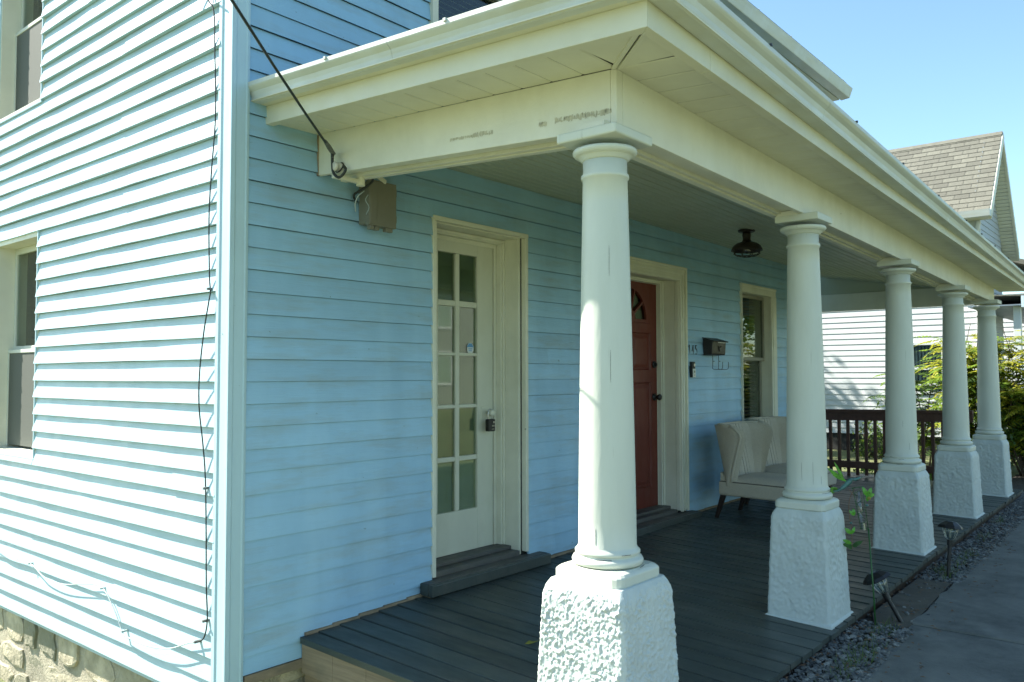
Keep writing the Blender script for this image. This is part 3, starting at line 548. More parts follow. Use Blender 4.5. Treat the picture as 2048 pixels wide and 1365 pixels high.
# soffits, drop board and gutter; T* give the section along the front, L* along the left end
TB = [(2.364,1.376,1.166),(5.06,1.415,1.098),(10.35,1.40,.93),(10.95,1.40,.915)]      # drop board foot
GT = [(2.247,1.258,1.346),(4.6,1.298,1.278),(9.85,1.33,1.050),(11.25,1.335,.988)]     # gutter lip
GB = [(2.284,1.298,1.252),(4.67,1.341,1.177),(9.8,1.368,.985),(11.25,1.373,.925)]      # gutter foot
def lerp(p, q, t): return tuple(i+(j-i)*t for i, j in zip(p, q))
Lz = lambda y, z0: z0-.0505*(3.6-y)
def front(x, T): v = tab(T, x); return (x, v[0], v[1])
nF = 50; X0, X1 = 2.68, 10.78
for k in range(nF):                             # front soffit panels between beam and drop board
    x0, x1 = X0+(X1-X0)*k/nF, X0+(X1-X0)*(k+1)/nF; q = []
    for x in (x0+.0008, x1-.0008):
        o = front(x, TB); q.append(((x, BY-.001, bt(x)-.001), (x, o[1]+.045, o[2]+.018)))
    g = .009; b = MB(); (a1, a2), (c1, c2) = q
    b.loft([[a2, c2, c1, a1], [(a2[0]+g,a2[1],a2[2]-.003), (c2[0]-g,c2[1],c2[2]-.003), (c1[0]-g,c1[1],c1[2]-.003), (a1[0]+g,a1[1],a1[2]-.003)]])
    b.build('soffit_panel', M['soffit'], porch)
b = MB()                                        # corner panel strips and mitre
c_in, c_out = (2.68, BY, bt(2.68)-.003), (2.364+.03, 1.376+.03, 1.166+.016)
Le = [3.598-(3.598-BY)*k/12 for k in range(13)]
for k in range(12):
    y0, y1 = Le[k]-.0008, Le[k+1]+.0008; g = .009
    P = [(2.409, y0, Lz(y0,1.294)), (2.409, y1, Lz(y1,1.294)), (2.679, y1, Lz(y1,1.296)), (2.679, y0, Lz(y0,1.296))]; c = MB()
    c.loft([P, [(P[0][0],y0-g,P[0][2]-.003),(P[1][0],y1+g,P[1][2]-.003),(P[2][0],y1+g,P[2][2]-.003),(P[3][0],y0-g,P[3][2]-.003)]]); c.build('soffit_panel', M['soffit'], porch)
def flat(name, P, d=.003, m='soffit', own=None): c = MB(); c.loft([P, [(x, y, zz-d) for x, y, zz in P]]); return c.build(name, M[m], own or porch)
flat('soffit_panel', [(2.409,1.699,1.196),(2.409,1.421,1.183),(2.66,1.68,1.197)]); flat('soffit_panel', [(2.425,1.421,1.183),(2.67,1.421,1.178),(2.68,1.699,1.196)])
d_ = Vector((.28,.29,.015)); e_ = Vector((-.7,.7,0)).normalized()
for s in (-.026, .005):
    c = MB(); A = Vector((2.397,1.409,1.181)); B_ = Vector((2.680,1.700,1.196)); w = .021
    c.loft([[A+e_*s, A+e_*(s+w), A+e_*(s+w)-Vector((0,0,.007)), A+e_*s-Vector((0,0,.007))], [B_+e_*s*.8, B_+e_*(s+w)*.8, B_+e_*(s+w)*.8-Vector((0,0,.007)), B_+e_*s*.8-Vector((0,0,.007))]]); c.build('mitre_strip', M['soffit'], porch)
def run(name, fr, le, m, n=24, cuts_f=(), cuts_l=(), bev=.002):
    """section swept down the left end and along the front, cut at the joints; fr(x), le(y) -> section points"""
    ys = [3.598] + list(cuts_l) + [None]; parts = []
    for i in range(len(ys)-1):
        a = ys[i]-(.002 if i else 0); L = []
        for j in range(9):
            L.append(('y', a + ((ys[i+1] if ys[i+1] is not None else 1.5)-a)*j/8))
        if ys[i+1] is None: L.append(('c', 0))
        parts.append(L)
    xs_ = [None] + list(cuts_f) + [11.2]
    for i in range(len(xs_)-1):
        L = [('c', 0)] if xs_[i] is None else []; a = 2.6 if xs_[i] is None else xs_[i]+.002
        for j in range(n//2): L.append(('x', a+(xs_[i+1]-a)*j/(n//2-1)))
        parts.append(L)
    for L in parts:
        b = MB(); rings = []
        for kd, v in L:
            if kd == 'y': rings.append(le(v))
            elif kd == 'x': rings.append(fr(v))
            else:
                A, B2 = le(1.4), fr(2.4); rings.append([(p[0], q[1], (p[2]+q[2])/2) for p, q in zip(A, B2)])
        b.loft(rings); b.build(name, M[m], porch, bevel=bev)
def f_drop(x): _, y, zz = front(x, TB); return [(x,y,zz),(x,y+.045,zz),(x,y+.045,zz+.018),(x,y+.028,zz+.095),(x,y,zz+.092)]
def l_drop(y): zz = Lz(y, 1.277); return [(2.364,y,zz),(2.409,y,zz),(2.409,y,zz+.018),(2.392,y,zz+.095),(2.364,y,zz+.092)]
run('drop_board', f_drop, l_drop, 'soffit', cuts_f=(2.84, 4.95, 8.1), cuts_l=())
def f_os(x): _, y, zz = front(x, TB); g = front(x, GB); return [(x,y+.01,zz+.092),(x,g[1]-.002,g[2]+.003),(x,g[1]-.002,g[2]+.008),(x,y+.01,zz+.097)]
def l_os(y): zz = Lz(y, 1.277); zb = Lz(y, 1.369); return [(2.374,y,zz+.092),(2.274,y,zb+.003),(2.274,y,zb+.008),(2.374,y,zz+.097)]
run('outer_soffit', f_os, l_os, 'soffit', cuts_f=(2.95, 5.3, 8.3), cuts_l=(1.72,), bev=0)
def gsec(f, t):                                 # K style gutter: foot f, lip t (as (outward, z)); outward positive
    fo, fz = f; to, tz = t; H = tz-fz
    return [(fo-.07, fz+.002), (fo-.008, fz), (fo, fz+.004), (fo+.003, fz+.012), (fo+.006, fz+.028*H/.09), (fo+(to-fo)*.35, fz+.048*H/.09), (fo+(to-fo)*.75, fz+.060*H/.09), (to-.003, tz-.024), (to, tz-.019), (to, tz), (to-.020, tz+.001), (to-.020, tz-.006), (to-.05, tz-.012), (fo-.07, tz-.012)]
def f_gut(x): g, t = front(x, GB), front(x, GT); return [(x, -o, zz) for o, zz in gsec((-g[1], g[2]), (-t[1], t[2]))]
def l_gut(y): return [(-o, y, zz) for o, zz in gsec((-2.284, Lz(y,1.369)), (-2.247, Lz(y,1.458)))]
run('gutter', f_gut, l_gut, 'gutter', cuts_f=(3.9, 6.6, 9.1), cuts_l=(2.55,), bev=0)
# low hipped porch roof: drip edge, shingled planes and strap hangers on the lip
def rz(d): return .27*d
b = MB(); xr0, yr0 = 2.30, 1.31
P0 = (xr0, 3.598, 1.455); P1 = (xr0, yr0, 1.352); P2 = (11.2, yr0+.03, .995); top0 = (xr0+2.29, 3.598, 1.95); top1 = (11.2, 3.598, 1.86)
b.poly(P0, P1, top0); b.poly(P1, P2, top1, top0)
b.v += []; o = b.build('porch_roofing', M['roofblack'], porch); sm_ = o.modifiers.new('thick', 'SOLIDIFY'); sm_.thickness = .012; sm_.offset = 1
for x in (3.15, 4.3, 5.2, 6.1, 7.0, 7.6, 8.2, 8.9, 9.5, 10.0):
    g = front(x, GT); b = MB(); b.box(x, x+.010, g[1]-.006, g[1]+.05, g[2]-.002, g[2]+.008); b.build('gutter_strap', M['black'], porch)
for y in (2.95, 2.2):
    b = MB(); b.box(2.240, 2.262, y, y+.014, Lz(y,1.455)-.006, Lz(y,1.455)+.006); b.build('gutter_strap', M['gutter'], porch)
# peeled paint patches on the end beam
pm = mat('bare_grey_weathered_patch', (.53,.50,.38), .8, .2, 60, bump=.3)
for (ya, yb, base, hm) in ((2.00,1.725,.056,.026),(2.085,2.045,.052,.024),(2.60,2.46,.060,.012),(2.46,2.34,.058,.022)):
    b = MB(); y = ya
    while y > yb:                                  # ragged flakes side by side, each a leaning sliver
        w = random.uniform(.002,.007); zc = ez(y, 1.073, .058)+base; h0 = random.uniform(-.004,.006); h1 = hm*random.uniform(.7,1)*(1 if random.random() < .93 else .4); le_ = random.uniform(-.004,.004)
        b.poly((2.6797,y,zc+h0),(2.6797,y-w,zc+h0+random.uniform(-.003,.003)),(2.6797,y-w+le_,zc+h1),(2.6797,y+le_,zc+h1+random.uniform(-.003,.003))); y -= w+random.choice([0,0,0,0,.0008,.0025])
    b.build('peeled_patch', pm, porch)

# ------------------------------------------------------------------ columns (round shaft on a tapered stucco pier)
def shaft_mesh(cx, cy, zb, zt):
    """returns builders: base plinth, shaft, capital, abacus"""
    H = zt-zb
    pl = MB(); hw = .150 if cx < 3 else .138; rs = 1 if cx < 3 else .95 
    rings = []
    for dx_, zz in ((.0,0),(.006,.006),(.006,.040),(-.004,.050),(-.016,.056)):
        ring = []; w = hw+dx_; c = .035
        for sx, sy in ((1,1),(-1,1),(-1,-1),(1,-1)):
            q0 = math.atan2(sy, sx)-R(45)
            for t in (0,30,60,90): ring.append((cx+sx*(w-c)+c*math.cos(q0+R(t)), cy+sy*(w-c)+c*math.sin(q0+R(t)), zb+zz))
        rings.append(ring)
    pl.loft(rings)
    sh = MB(); z1 = zb+.056; prof = [(.125,0),(.142,.006),(.146,.020),(.140,.032),(.127,.036),(.127,.044),(.133,.048),(.133,.056),(.124,.064),(.119,.075)]
    n = 14; zc = zt-.145                      # necking ring height
    for k in range(1, n+1): t = k/n; prof.append((.119-.026*t**1.25, .075+(zc-z1-.075)*t))
    prof += [(.0985,zc-z1+.002),(.100,zc-z1+.010),(.0985,zc-z1+.018),(.092,zc-z1+.024),(.0915,zt-.068-z1)]
    sh.lathe((cx, cy, z1), [(r_*rs*(.965 if cx < 3 else 1), z_) for r_, z_ in prof], 48)
    cp = MB(); cp.lathe((cx, cy, zt-.070), [(.0915,0),(.0935,.004),(.0985,.006),(.0985,.011),(.1035,.0125),(.1035,.017),(.114,.0185),(.123,.023),(.1285,.030),(.1300,.037),(.1270,.044),(.10,.0455)], 48)
    return pl, sh, cp
def pier(cx, cy, zb, zt, w0, w1, res, amp, seed, rough):
    b = MB(); rings = []; nh = int(res*(zt-zb)/w0)
    for j in range(nh+1):
        t = j/nh; zz = zb+(zt-zb)*t; w = (w0+(w1-w0)*t)/2; rnd_ = .0
        if t > .90: w -= .022*((t-.90)/.10)**2
        ring = []
        for s in range(4):
            for i in range(res):
                u = -1+2*i/res; c = .93
                q = {0:(1,u),1:(-u,1),2:(-1,-u),3:(u,-1)}[s]
                l = 1.0 if max(abs(q[0]),abs(q[1])) <= 1 and min(abs(q[0]),abs(q[1])) < c else 1-.030*((min(abs(q[0]),abs(q[1]))-c)/(1-c))
                x, y = q[0]*w*l, q[1]*w*l; nx_, ny_ = {0:(1,0),1:(0,1),2:(-1,0),3:(0,-1)}[s]
                if rough: d = noise.noise(Vector((x*72+seed, y*72, zz*62)))*.75+noise.noise(Vector((x*150, y*150+seed, zz*130)))*.5; d = max(-.34, d)*(.45+1.1*max(0, noise.noise(Vector((x*15, y*15+seed, zz*11)))+.45)); d *= amp
                else: d = (1-abs(noise.noise(Vector((x*30+seed, y*30, zz*22))))*2.4)*amp*.45+noise.noise(Vector((x*75, y*75, zz*60+seed)))*amp*.45
                e = min(1, (1-abs(u))*8+.25)*min(1, (1-t)*14, t*25+.3)
                ring.append((cx+x+nx_*d*e, cy+y+ny_*d*e, zz))
        rings.append(ring)
    b.loft(rings); return b
CX = [(2.755,1.805),(4.775,1.75),(6.81,1.76),(8.65,1.752),(10.27,1.752)]
PT = [-.792, -.762, -.730, -.711, -.702]       # pier tops
clab = ['nearest white porch column on a rough sunlit stucco pier', 'second porch column, beside the two armchairs, on a shaded smooth pier', 'third porch column, behind the tilted solar light', 'fourth porch column, in front of the end railing', 'farthest porch column, at the end of the railing beside the green bush']
for i, (cx, cy) in enumerate(CX):
    zb = dz(cx, 1.6)-.03; zt = bb(cx)+.002; pt = PT[i]
    t = thing('column', (cx, cy, zb), clab[i], 'column', 'columns holding up the porch roof')
    b = pier(cx, cy, zb-(.0 if i else .05), pt, .435 if i == 0 else .362, .372 if i == 0 else .312, 116 if i == 0 else 72, .0100 if i == 0 else .0058, i*7.3, i == 0)
    b.build('pier', M['stucco'], t, smooth=True)
    if i: b = MB(); w = .232; zz = dz(cx,1.6)-.012; b.loft([[(cx+sx*w, cy+sy*w, zz+dd) for sx, sy in ((-1,-1),(1,-1),(1,1),(-1,1))] for dd, w in ((0,.192),(.014,.191),(.024,.182))]); b.build('pier_foot', M['stucco'], t)
    pl, sh, cp = shaft_mesh(cx, cy, pt-.004, zt-.036)
    pl.build('plinth', M['column'], t, bevel=.004); s_ = sh.build('shaft', M['column'], t, smooth=True); c_ = cp.build('capital', M['column'], t, smooth=True)
    if i < 3:                                    # hairline cracks: broken arcs at the ring joints, short splits up the shaft
        for q in range(7 if i == 0 else 5):
            a0 = R(random.uniform(150, 330)); zc, rr = random.choice([(pt+.053, .143), (pt+.088, .128), (pt+.106, .134)]); c = MB()
            c.tube([(cx+rr*rs_*math.cos(a0+t_*.05), cy+rr*rs_*math.sin(a0+t_*.05), zc+.0012*nz(t_*.9,q,i)) for t_ in range(random.randint(3, 9))] if (rs_ := (1 if i == 0 else .95)) else [], .0011, 5); c.build('paint_crack', M['sillpaint'], t)
        for q in range(3):
            a0 = R(random.uniform(185, 285)); z0_ = random.choice([pt+.14, pt+.16, pt+random.uniform(.2, 1.2)]); L_ = random.uniform(.03, .13); c = MB(); pts = []
            for k_ in range(8):
                zz = z0_+L_*k_/7; u_ = (zz-pt-.131)/(zt-.145-pt-.131); rr = (.119-.026*max(0, u_)**1.25)*(.965 if i == 0 else .95)+.0001
                aa = a0+.02*nz(zz*9, q, 1); pts.append((cx+rr*math.cos(aa), cy+rr*math.sin(aa), zz))
            c.tube(pts, [.0003]+[.0006]*6+[.0002], 5); c.build('paint_crack', M['sillpaint'], t)
    b = MB(); b.box(cx-.12, cx+.12, BY+.029, BY+.159, bb(cx)+.001, bb(cx)+.0275); b.build('bearing_block', M['beam'], porch)
    b = MB(); w = .140 if i == 0 else .121; b.box(cx-w, cx+w, cy-w-(0 if i == 0 else .01), cy+w, zt-.038, zt+.002); b.build('abacus', M['column'], t, bevel=.008 if i == 0 else .004, seg=3)

# ------------------------------------------------------------------ end railing
rail = thing('railing', (10.5, 2.8, -1.25), 'dark brown wooden railing closing the far end of the porch', 'railing')
b = MB(); b.hexa([(10.46,1.95,-.445),(10.56,1.95,-.445),(10.56,4.0,-.475),(10.46,4.0,-.475),(10.46,1.95,-.41),(10.56,1.95,-.41),(10.56,4.0,-.438),(10.46,4.0,-.438)]); b.build('top_rail', M['railwood'], rail, bevel=.004)
b = MB(); b.hexa([(10.49,1.95,-.545),(10.52,1.95,-.545),(10.52,4.0,-.575),(10.49,4.0,-.575),(10.49,1.95,-.446),(10.52,1.95,-.446),(10.52,4.0,-.476),(10.49,4.0,-.476)]); b.build('rail_board', M['railwood'], rail, bevel=.003)
b = MB(); b.box(10.49, 10.52, 1.95, 4.0, -1.150, -1.065); b.build('bottom_rail', M['railwood'], rail, bevel=.003)
y = 2.04
while y < 3.98:
    b = MB(); b.box(10.521, 10.555, y, y+.034, -1.24+random.uniform(-.01,.01), -.447); b.build('baluster', M['railwood'], rail, bevel=.002); y += .107
b = MB(); b.box(10.45, 10.55, 4.0, 4.1, -1.24, -.38); b.build('post', M['railwood'], rail, bevel=.004)

# ------------------------------------------------------------------ armchairs
def armchair(loc, ang, label):
    """faces -Y in its own frame; width .64, depth .76"""
    t = thing('armchair', loc, label, 'armchair', 'armchairs against the blue wall'); t.rotation_euler.z = R(ang)
    W_ = .31; L = Vector(loc)
    def B(b, name, m, **kw):
        b.v = [(q[0]+L.x, q[1]+L.y, q[2]+L.z) for q in b.v]; return b.build(name, M[m], t, **kw)
    for sx in (-1, 1):                          # rear legs splay back, front legs stand straight
        b = MB()
        for (xt, yt, xb, yb) in ((sx*.235, .24, sx*.245, .315), ):
            b.loft([[(xb-.015,yb-.015,0),(xb+.015,yb-.015,0),(xb+.015,yb+.015,0),(xb-.015,yb+.015,0)], [(xt-.024,yt-.024,.24),(xt+.024,yt-.024,.24),(xt+.024,yt+.024,.24),(xt-.024,yt+.024,.24)]])
        B(b, 'leg', 'darkwood', bevel=.004)
        b = MB(); b.loft([[(sx*.245-.013,-.33-.013,0),(sx*.245+.013,-.33-.013,0),(sx*.245+.013,-.33+.013,0),(sx*.245-.013,-.33+.013,0)], [(sx*.24-.024,-.31-.024,.24),(sx*.24+.024,-.31-.024,.24),(sx*.24+.024,-.31+.024,.24),(sx*.24-.024,-.31+.024,.24)]]); B(b, 'leg', 'darkwood', bevel=.004)
    b = MB(); b.hexa([(-.30,-.37,.205),(.30,-.37,.205),(.295,.27,.215),(-.295,.27,.215),(-.305,-.375,.335),(.305,-.375,.335),(.30,.27,.345),(-.30,.27,.345)]); B(b, 'seat_base', 'fabric', bevel=.022, seg=3)
    b = MB(); n = 12; rings = []                 # domed cushion
    for j in range(n+1):
        y = -.372+.56*j/n; row = []
        for i in range(n+1):
            x = -.297+.594*i/n; u, v = i/n*2-1, j/n*2-1; row.append((x, y, .338+.052*((1-u**4)*(1-v**4))**.6+.01*j/n))
        rings.append(row+[(.297,y,.325),(-.297,y,.325)])
    b.loft(rings); B(b, 'seat_cushion', 'fabric', smooth=True)
    b = MB(); b.tube([(-.298,.25,.340),(-.300,-.37,.334),(.300,-.37,.334),(.298,.25,.340)], .0045, 6); B(b, 'seam', 'seam')
    # curved wing back with vertical channels: outline in plan runs wing - back - wing
    def plan(s):                                # s in -1..1
        a = abs(s); sg = 1 if s >= 0 else -1
        if a < .62: return sg*a/.62*.215, .195
        q = (a-.62)/.38; return sg*(.215+.095*math.sin(q*math.pi/2)), .195-.24*q**1.25
    def back(inner):
        b = MB(); rings = []; ns = 96; nzv = 14
        for j in range(nzv+1):
            v = j/nzv; zz = .30+.545*v; row = []
            for i in range(ns+1):
                s = -1+2*i/ns; x, y = plan(s); lean = .11*v; a = max(0, (abs(s)-.62)/.38)
                prof_ = .20+.80*min(1, (v*1.25))**1.1 if v < .8 else 1-.35*((v-.8)/.2)**2     # wing swells forward then returns
                y = .195-(.195-y)*prof_*(1 if a > 0 else 1)+lean
                x *= 1+.05*v
                if v > .97: zz2 = zz-.012
                else: zz2 = zz
                ch = .014*abs(math.sin(s*math.pi*5.5))**.5 if abs(s) < .91 else .010
                if inner: row.append((x*.905, y-ch-.035, zz2-.0))
                else: row.append((x, y+.03, zz2+.0))
            rings.append(row)
        return rings
    I, O = back(True), back(False); b = MB()
    rr_ = []
    for j in range(len(I)): rr_.append(O[j]+list(reversed(I[j])))
    b.loft(rr_); B(b, 'backrest', 'fabric', smooth=True, bevel=.006)
    for q in range(-3, 4):                      # stitched valleys between the channels
        i_ = round((1+q/5.5)/2*96); c = MB(); c.tube([(I[j][i_][0]*.998, I[j][i_][1]-.001, I[j][i_][2]) for j in range(1, len(I))], .0028, 5); B(c, 'seam', 'seam')
    b = MB()
    for sg in (0, -1):
        pts = [(O[j][sg][0]*.975, O[j][sg][1]-.028, O[j][sg][2]) for j in range(1, len(O))]; b.tube(pts, .013, 8)
    b.tube([(q[0]*.97, q[1]-.03, q[2]+.004) for q in O[-1][::8]], .012, 8); B(b, 'piping', 'fabric', smooth=True)
    b = MB(); b.hexa([(-.26,.19,.21),(.26,.19,.21),(.27,.27,.215),(-.27,.27,.215),(-.26,.19,.36),(.26,.19,.36),(.272,.262,.42),(-.272,.262,.42)]); B(b, 'back_base', 'fabric', bevel=.01)
    return t
armchair((7.13, 3.03, dz(7.13,3.03)), 0, 'nearer beige fabric armchair, its whole side showing left of the second column')
armchair((7.93, 3.10, dz(7.93,3.10)), -3, 'farther beige fabric armchair, partly hidden behind the second column')

# ------------------------------------------------------------------ porch ceiling light
lx, ly = 6.42, 2.82; lz = cz_(lx, ly)-.002
t = thing('ceiling_light', (lx, ly, lz), 'dark brown caged barn light on the porch ceiling', 'light')
b = MB(); b.lathe((lx,ly,lz), [(.070,0),(.070,-.012),(.062,-.018),(.0,-.018)], 28); b.build('canopy', M['bronze'], t, smooth=False)
b = MB(); b.lathe((lx,ly,lz), [(.030,-.017),(.036,-.04),(.031,-.075),(.040,-.098),(.052,-.104)], 24); b.build('stem', M['bronze'], t, smooth=True)
b = MB(); b.lathe((lx,ly,lz), [(.05,-.100),(.085,-.112),(.113,-.135),(.126,-.163),(.128,-.172),(.124,-.172),(.110,-.145),(.082,-.120),(.02,-.112)], 36); b.build('lamp_shade', M['bronze'], t, smooth=True)
b = MB(); b.lathe((lx,ly,lz), [(.010,-.11),(.022,-.125),(.034,-.155),(.030,-.180),(.012,-.196),(.0,-.198)], 20); b.build('bulb', M['bulb'], t, smooth=True)
b = MB()
ringf = lambda rr, zz, n=28: [(lx+rr*math.cos(2*math.pi*k/n), ly+rr*math.sin(2*math.pi*k/n), lz+zz) for k in range(n+1)]
b.tube(ringf(.112,-.176), .0028, 6); b.tube(ringf(.106,-.196), .0028, 6); b.tube(ringf(.040,-.222), .0028, 6)
for k in range(8):
    c_, s_ = math.cos(math.pi*k/4), math.sin(math.pi*k/4); b.tube([(lx+rr*c_, ly+rr*s_, lz+zz) for rr, zz in ((.115,-.160),(.112,-.178),(.106,-.196),(.082,-.213),(.040,-.222),(.0,-.224))], .0028, 6)
b.build('wire_guard', M['bronze'], t, smooth=True)

# ------------------------------------------------------------------ things on the wall
t = thing('mailbox', (7.14, 3.58, .20), 'dark brown metal mailbox with a raised emblem and wire newspaper hooks', 'mailbox')
x0, x1, yf = 7.135, 7.452, 3.492
b = MB(); b.loft([[(x, HY-.016, .185), (x, yf+.006, .19), (x, yf, .205), (x, yf-.008, .318), (x, HY-.016, .345)] for x in (x0, x1-.03)]); b.build('box', M['bronze'], t, bevel=.004)
b = MB(); b.loft([[(x, HY-.014, .358), (x, yf-.025, .322), (x, yf-.028, .312), (x, yf-.022, .312), (x, HY-.014, .350)] for x in (x0-.012, x1-.016)]); b.build('lid', M['bronze'], t, bevel=.002)
b = MB(); b.box(7.25, 7.40, yf-.012, yf-.006, .305, .314); b.build('envelope_edge', M['white'], t)
b = MB(); ex, ez_ = 7.285, .255                 # raised spread-wing emblem
b.loft([[(x, yf-.010, zz) for x, zz in q] for q in ()] or [[(ex-.030,yf-.004,ez_+.022),(ex-.008,yf-.004,ez_+.004),(ex,yf-.004,ez_+.012),(ex+.008,yf-.004,ez_+.004),(ex+.030,yf-.004,ez_+.022),(ex+.012,yf-.004,ez_-.010),(ex+.006,yf-.003,ez_-.032),(ex-.006,yf-.003,ez_-.032),(ex-.012,yf-.004,ez_-.010)],
        [(ex-.028,yf-.012,ez_+.020),(ex-.008,yf-.012,ez_+.003),(ex,yf-.012,ez_+.010),(ex+.008,yf-.012,ez_+.003),(ex+.028,yf-.012,ez_+.020),(ex+.011,yf-.012,ez_-.010),(ex+.005,yf-.011,ez_-.030),(ex-.005,yf-.011,ez_-.030),(ex-.011,yf-.012,ez_-.010)]]); b.build('emblem', M['black'], t)
for hx in (7.19, 7.315):
    b = MB(); b.tube(spline([(hx, yf+.02, .19), (hx, yf+.02, .09), (hx, yf+.02, .058), (hx+.05, yf-.012, .052), (hx+.085, yf-.035, .06), (hx+.09, yf-.038, .10), (hx+.088, yf-.038, .125)], 5), .0028, 6); b.tube([(hx,yf+.02,.128),(hx+.018,yf+.01,.130)], .0026, 6); b.build('newspaper_hook', M['black'], t, smooth=True)
# house number, three slim metal digits
def digit(parent, x, z0, hgt, kind):
    w = hgt*.42; d = .0045; P = lambda u, v: (x+u*w, HY-.018, z0+v*hgt); b = MB()
    if kind == '1': b.tube([P(.15,.78), P(.5,1), P(.5,0)], .0042, 6)
    if kind == '4': b.tube([P(.72,0), P(.72,1), P(.0,.33), P(1,.33)], .0042, 6)
    if kind == '5': b.tube([P(.9,1), P(.2,1), P(.12,.56)] + [P(.48+.46*math.cos(R(a_)), .32+.31*math.sin(R(a_))) for a_ in range(120, -150, -22)], .0042, 6)
    b.build('digit', M['black'], parent)
t = thing('house_number', (6.9, 3.58, .19), 'house number 145 in slim black metal digits', 'house number')
for k, c in enumerate('145'): digit(t, 6.842+.066*k, .197-.002*k, .082, c)
t = thing('video_doorbell', (6.89, 3.58, .04), 'black and white video doorbell beside the red door', 'doorbell')
b = MB(); b.box(6.868, 6.925, 3.556, 3.590, -.022, .122); b.build('body', M['black'], t, bevel=.006)
b = MB(); b.box(6.870, 6.923, 3.552, 3.5559, -.020, .058); b.build('faceplate', M['white'], t, bevel=.001)
b = MB(); b.tube([(6.8965,3.557,.092),(6.8965,3.549,.092)], .014, 16); b.build('lens', M['steel'], t)
b = MB(); b.tube([(6.8965,3.553,.030),(6.8965,3.549,.030)], .011, 16); b.build('button', M['greysash'], t); b = MB(); b.box(6.888,6.905,3.5505,3.5519,-.004,.002); b.build('status_mark', M['greysash'], t)
# telephone / cable junction box under the end beam
t = thing('junction_box', (3.04, 3.58, .96), 'taupe plastic cable junction box under the end beam', 'junction box')
x0, x1, yf = 2.962, 3.150, 3.485
b = MB(); b.box(x0, x1, yf+.03, HY-.012, .845, 1.085); b.build('box', M['taupe'], t, bevel=.008)
b = MB(); b.box(x0-.006, x1+.004, yf, yf+.029, .835, 1.09); b.box(x0+.0, x0+.045, yf-.004, yf+.001, .845, 1.08); b.build('cover', M['taupe'], t, bevel=.007)
for hx, w in ((x0+.004, .030), (x0+.040, .030), (x0+.118, .052)):
    b = MB(); b.box(hx, hx+w, yf+.004, yf+.034, .812, .8345); b.build('latch', M['taupe'], t, bevel=.003)
for hz in (.87, 1.02): b = MB(); b.box(x1+.0045, x1+.010, yf+.004, yf+.026, hz, hz+.04); b.build('hinge', M['taupe'], t)
b = MB(); b.tube(spline([(2.93,3.50,1.02),(2.905,3.52,.99),(2.90,3.54,.95),(2.92,3.56,.91)],5), .0035, 6); b.tube(spline([(2.95,3.49,1.0),(2.94,3.5,.97),(2.952,3.485,.93),(2.945,3.50,.89)],5), .0022, 6); b.build('loose_wire', M['whitecable'], t, smooth=True)
b = MB()
b.tube(spline([(2.905,3.42,1.085),(2.93,3.43,1.065),(2.915,3.48,1.03),(2.90,3.55,1.0),(2.93,3.57,.97)],6), .0065, 8); b.build('cable_tail', M['cable'], t, smooth=True)
b = MB(); b.hexa([(2.99,3.462,1.100),(3.055,3.462,1.075),(3.055,3.472,1.075),(2.99,3.472,1.100),(2.995,3.462,1.122),(3.060,3.462,1.095),(3.060,3.472,1.095),(2.995,3.472,1.122)]); b.build('paper_tag', M['trim'], t)
# porcelain insulator and clamp
t = thing('insulator', (2.65, 3.33, 1.07), 'white porcelain cable insulator screwed to the end beam', 'insulator')
c = (2.648, 3.38, 1.078)
b = MB(); b.tube([(2.70, c[1], c[2]), (2.655, c[1], c[2]), (2.655-.001, c[1], c[2])], [.009,.009,.006], 8); b.build('screw', M['steel'], t)
b = MB(); b.tube([(2.674,c[1],c[2]),(2.664,c[1],c[2]),(2.656,c[1],c[2]),(2.646,c[1],c[2]),(2.640,c[1],c[2]),(2.630,c[1],c[2]),(2.624,c[1],c[2])], [.020,.026,.020,.016,.024,.026,.016], 20); b.build('spool', M['ceramic'], t, smooth=True)
b = MB(); b.tube([(2.664+.012*math.cos(q), c[1]+.027*math.sin(q), c[2]+.027*math.cos(q)) for q in [R(20*k) for k in range(19)]], .0035, 6); b.build('wire_tie', M['black'], t)
b = MB(); b.box(2.66, 2.86, 3.415, 3.440, 1.030, 1.052); b.build('bracket', M['trim'], t, bevel=.003)
b = MB(); b.tube([(2.845,3.428,1.10),(2.845,3.428,1.02)], .024, 14); b.tube([(2.845,3.428,1.105),(2.845,3.428,1.085)], .030, 14); b.build('clamp', M['trim'], t, bevel=.002)
# service drop cable: from the pole side down to the insulator, with drip loop
c0 = Vector((1.505, 2.52, 1.31)); c1 = Vector((2.628, 3.395, 1.155)); dirv = (c0-c1)
t = thing('service_cable', tuple(c1), 'black service cable slanting down across the house corner to the porch beam', 'cable')
pts = [c1+dirv*q + Vector((0,0,-.010*(1-(2*q-1)**2) if q < 1 else .10*(q-1)**1.5)) for q in (5, 3.6, 2.4, 1.6, 1.2, 1, .66, .33, .1, 0)]
b = MB(); b.tube(pts, .0062, 8); b.build('cable', M['cable'], t, smooth=True)
b = MB(); b.tube([c1+dirv*.10, c1+dirv*.045, c1-dirv*.02, (2.627,3.39,1.12)], [.009,.013,.012,.008], 8); b.build('tape_wrap', M['tape'], t)
b = MB(); b.tube(spline([c1, (2.628,3.392,1.09), (2.630,3.385,1.045), (2.636,3.355,1.018), (2.642,3.325,1.028), (2.65,3.312,1.055), (2.657,3.335,1.075)],6), .0075, 8); b.build('drip_loop', M['cable'], t, smooth=True)
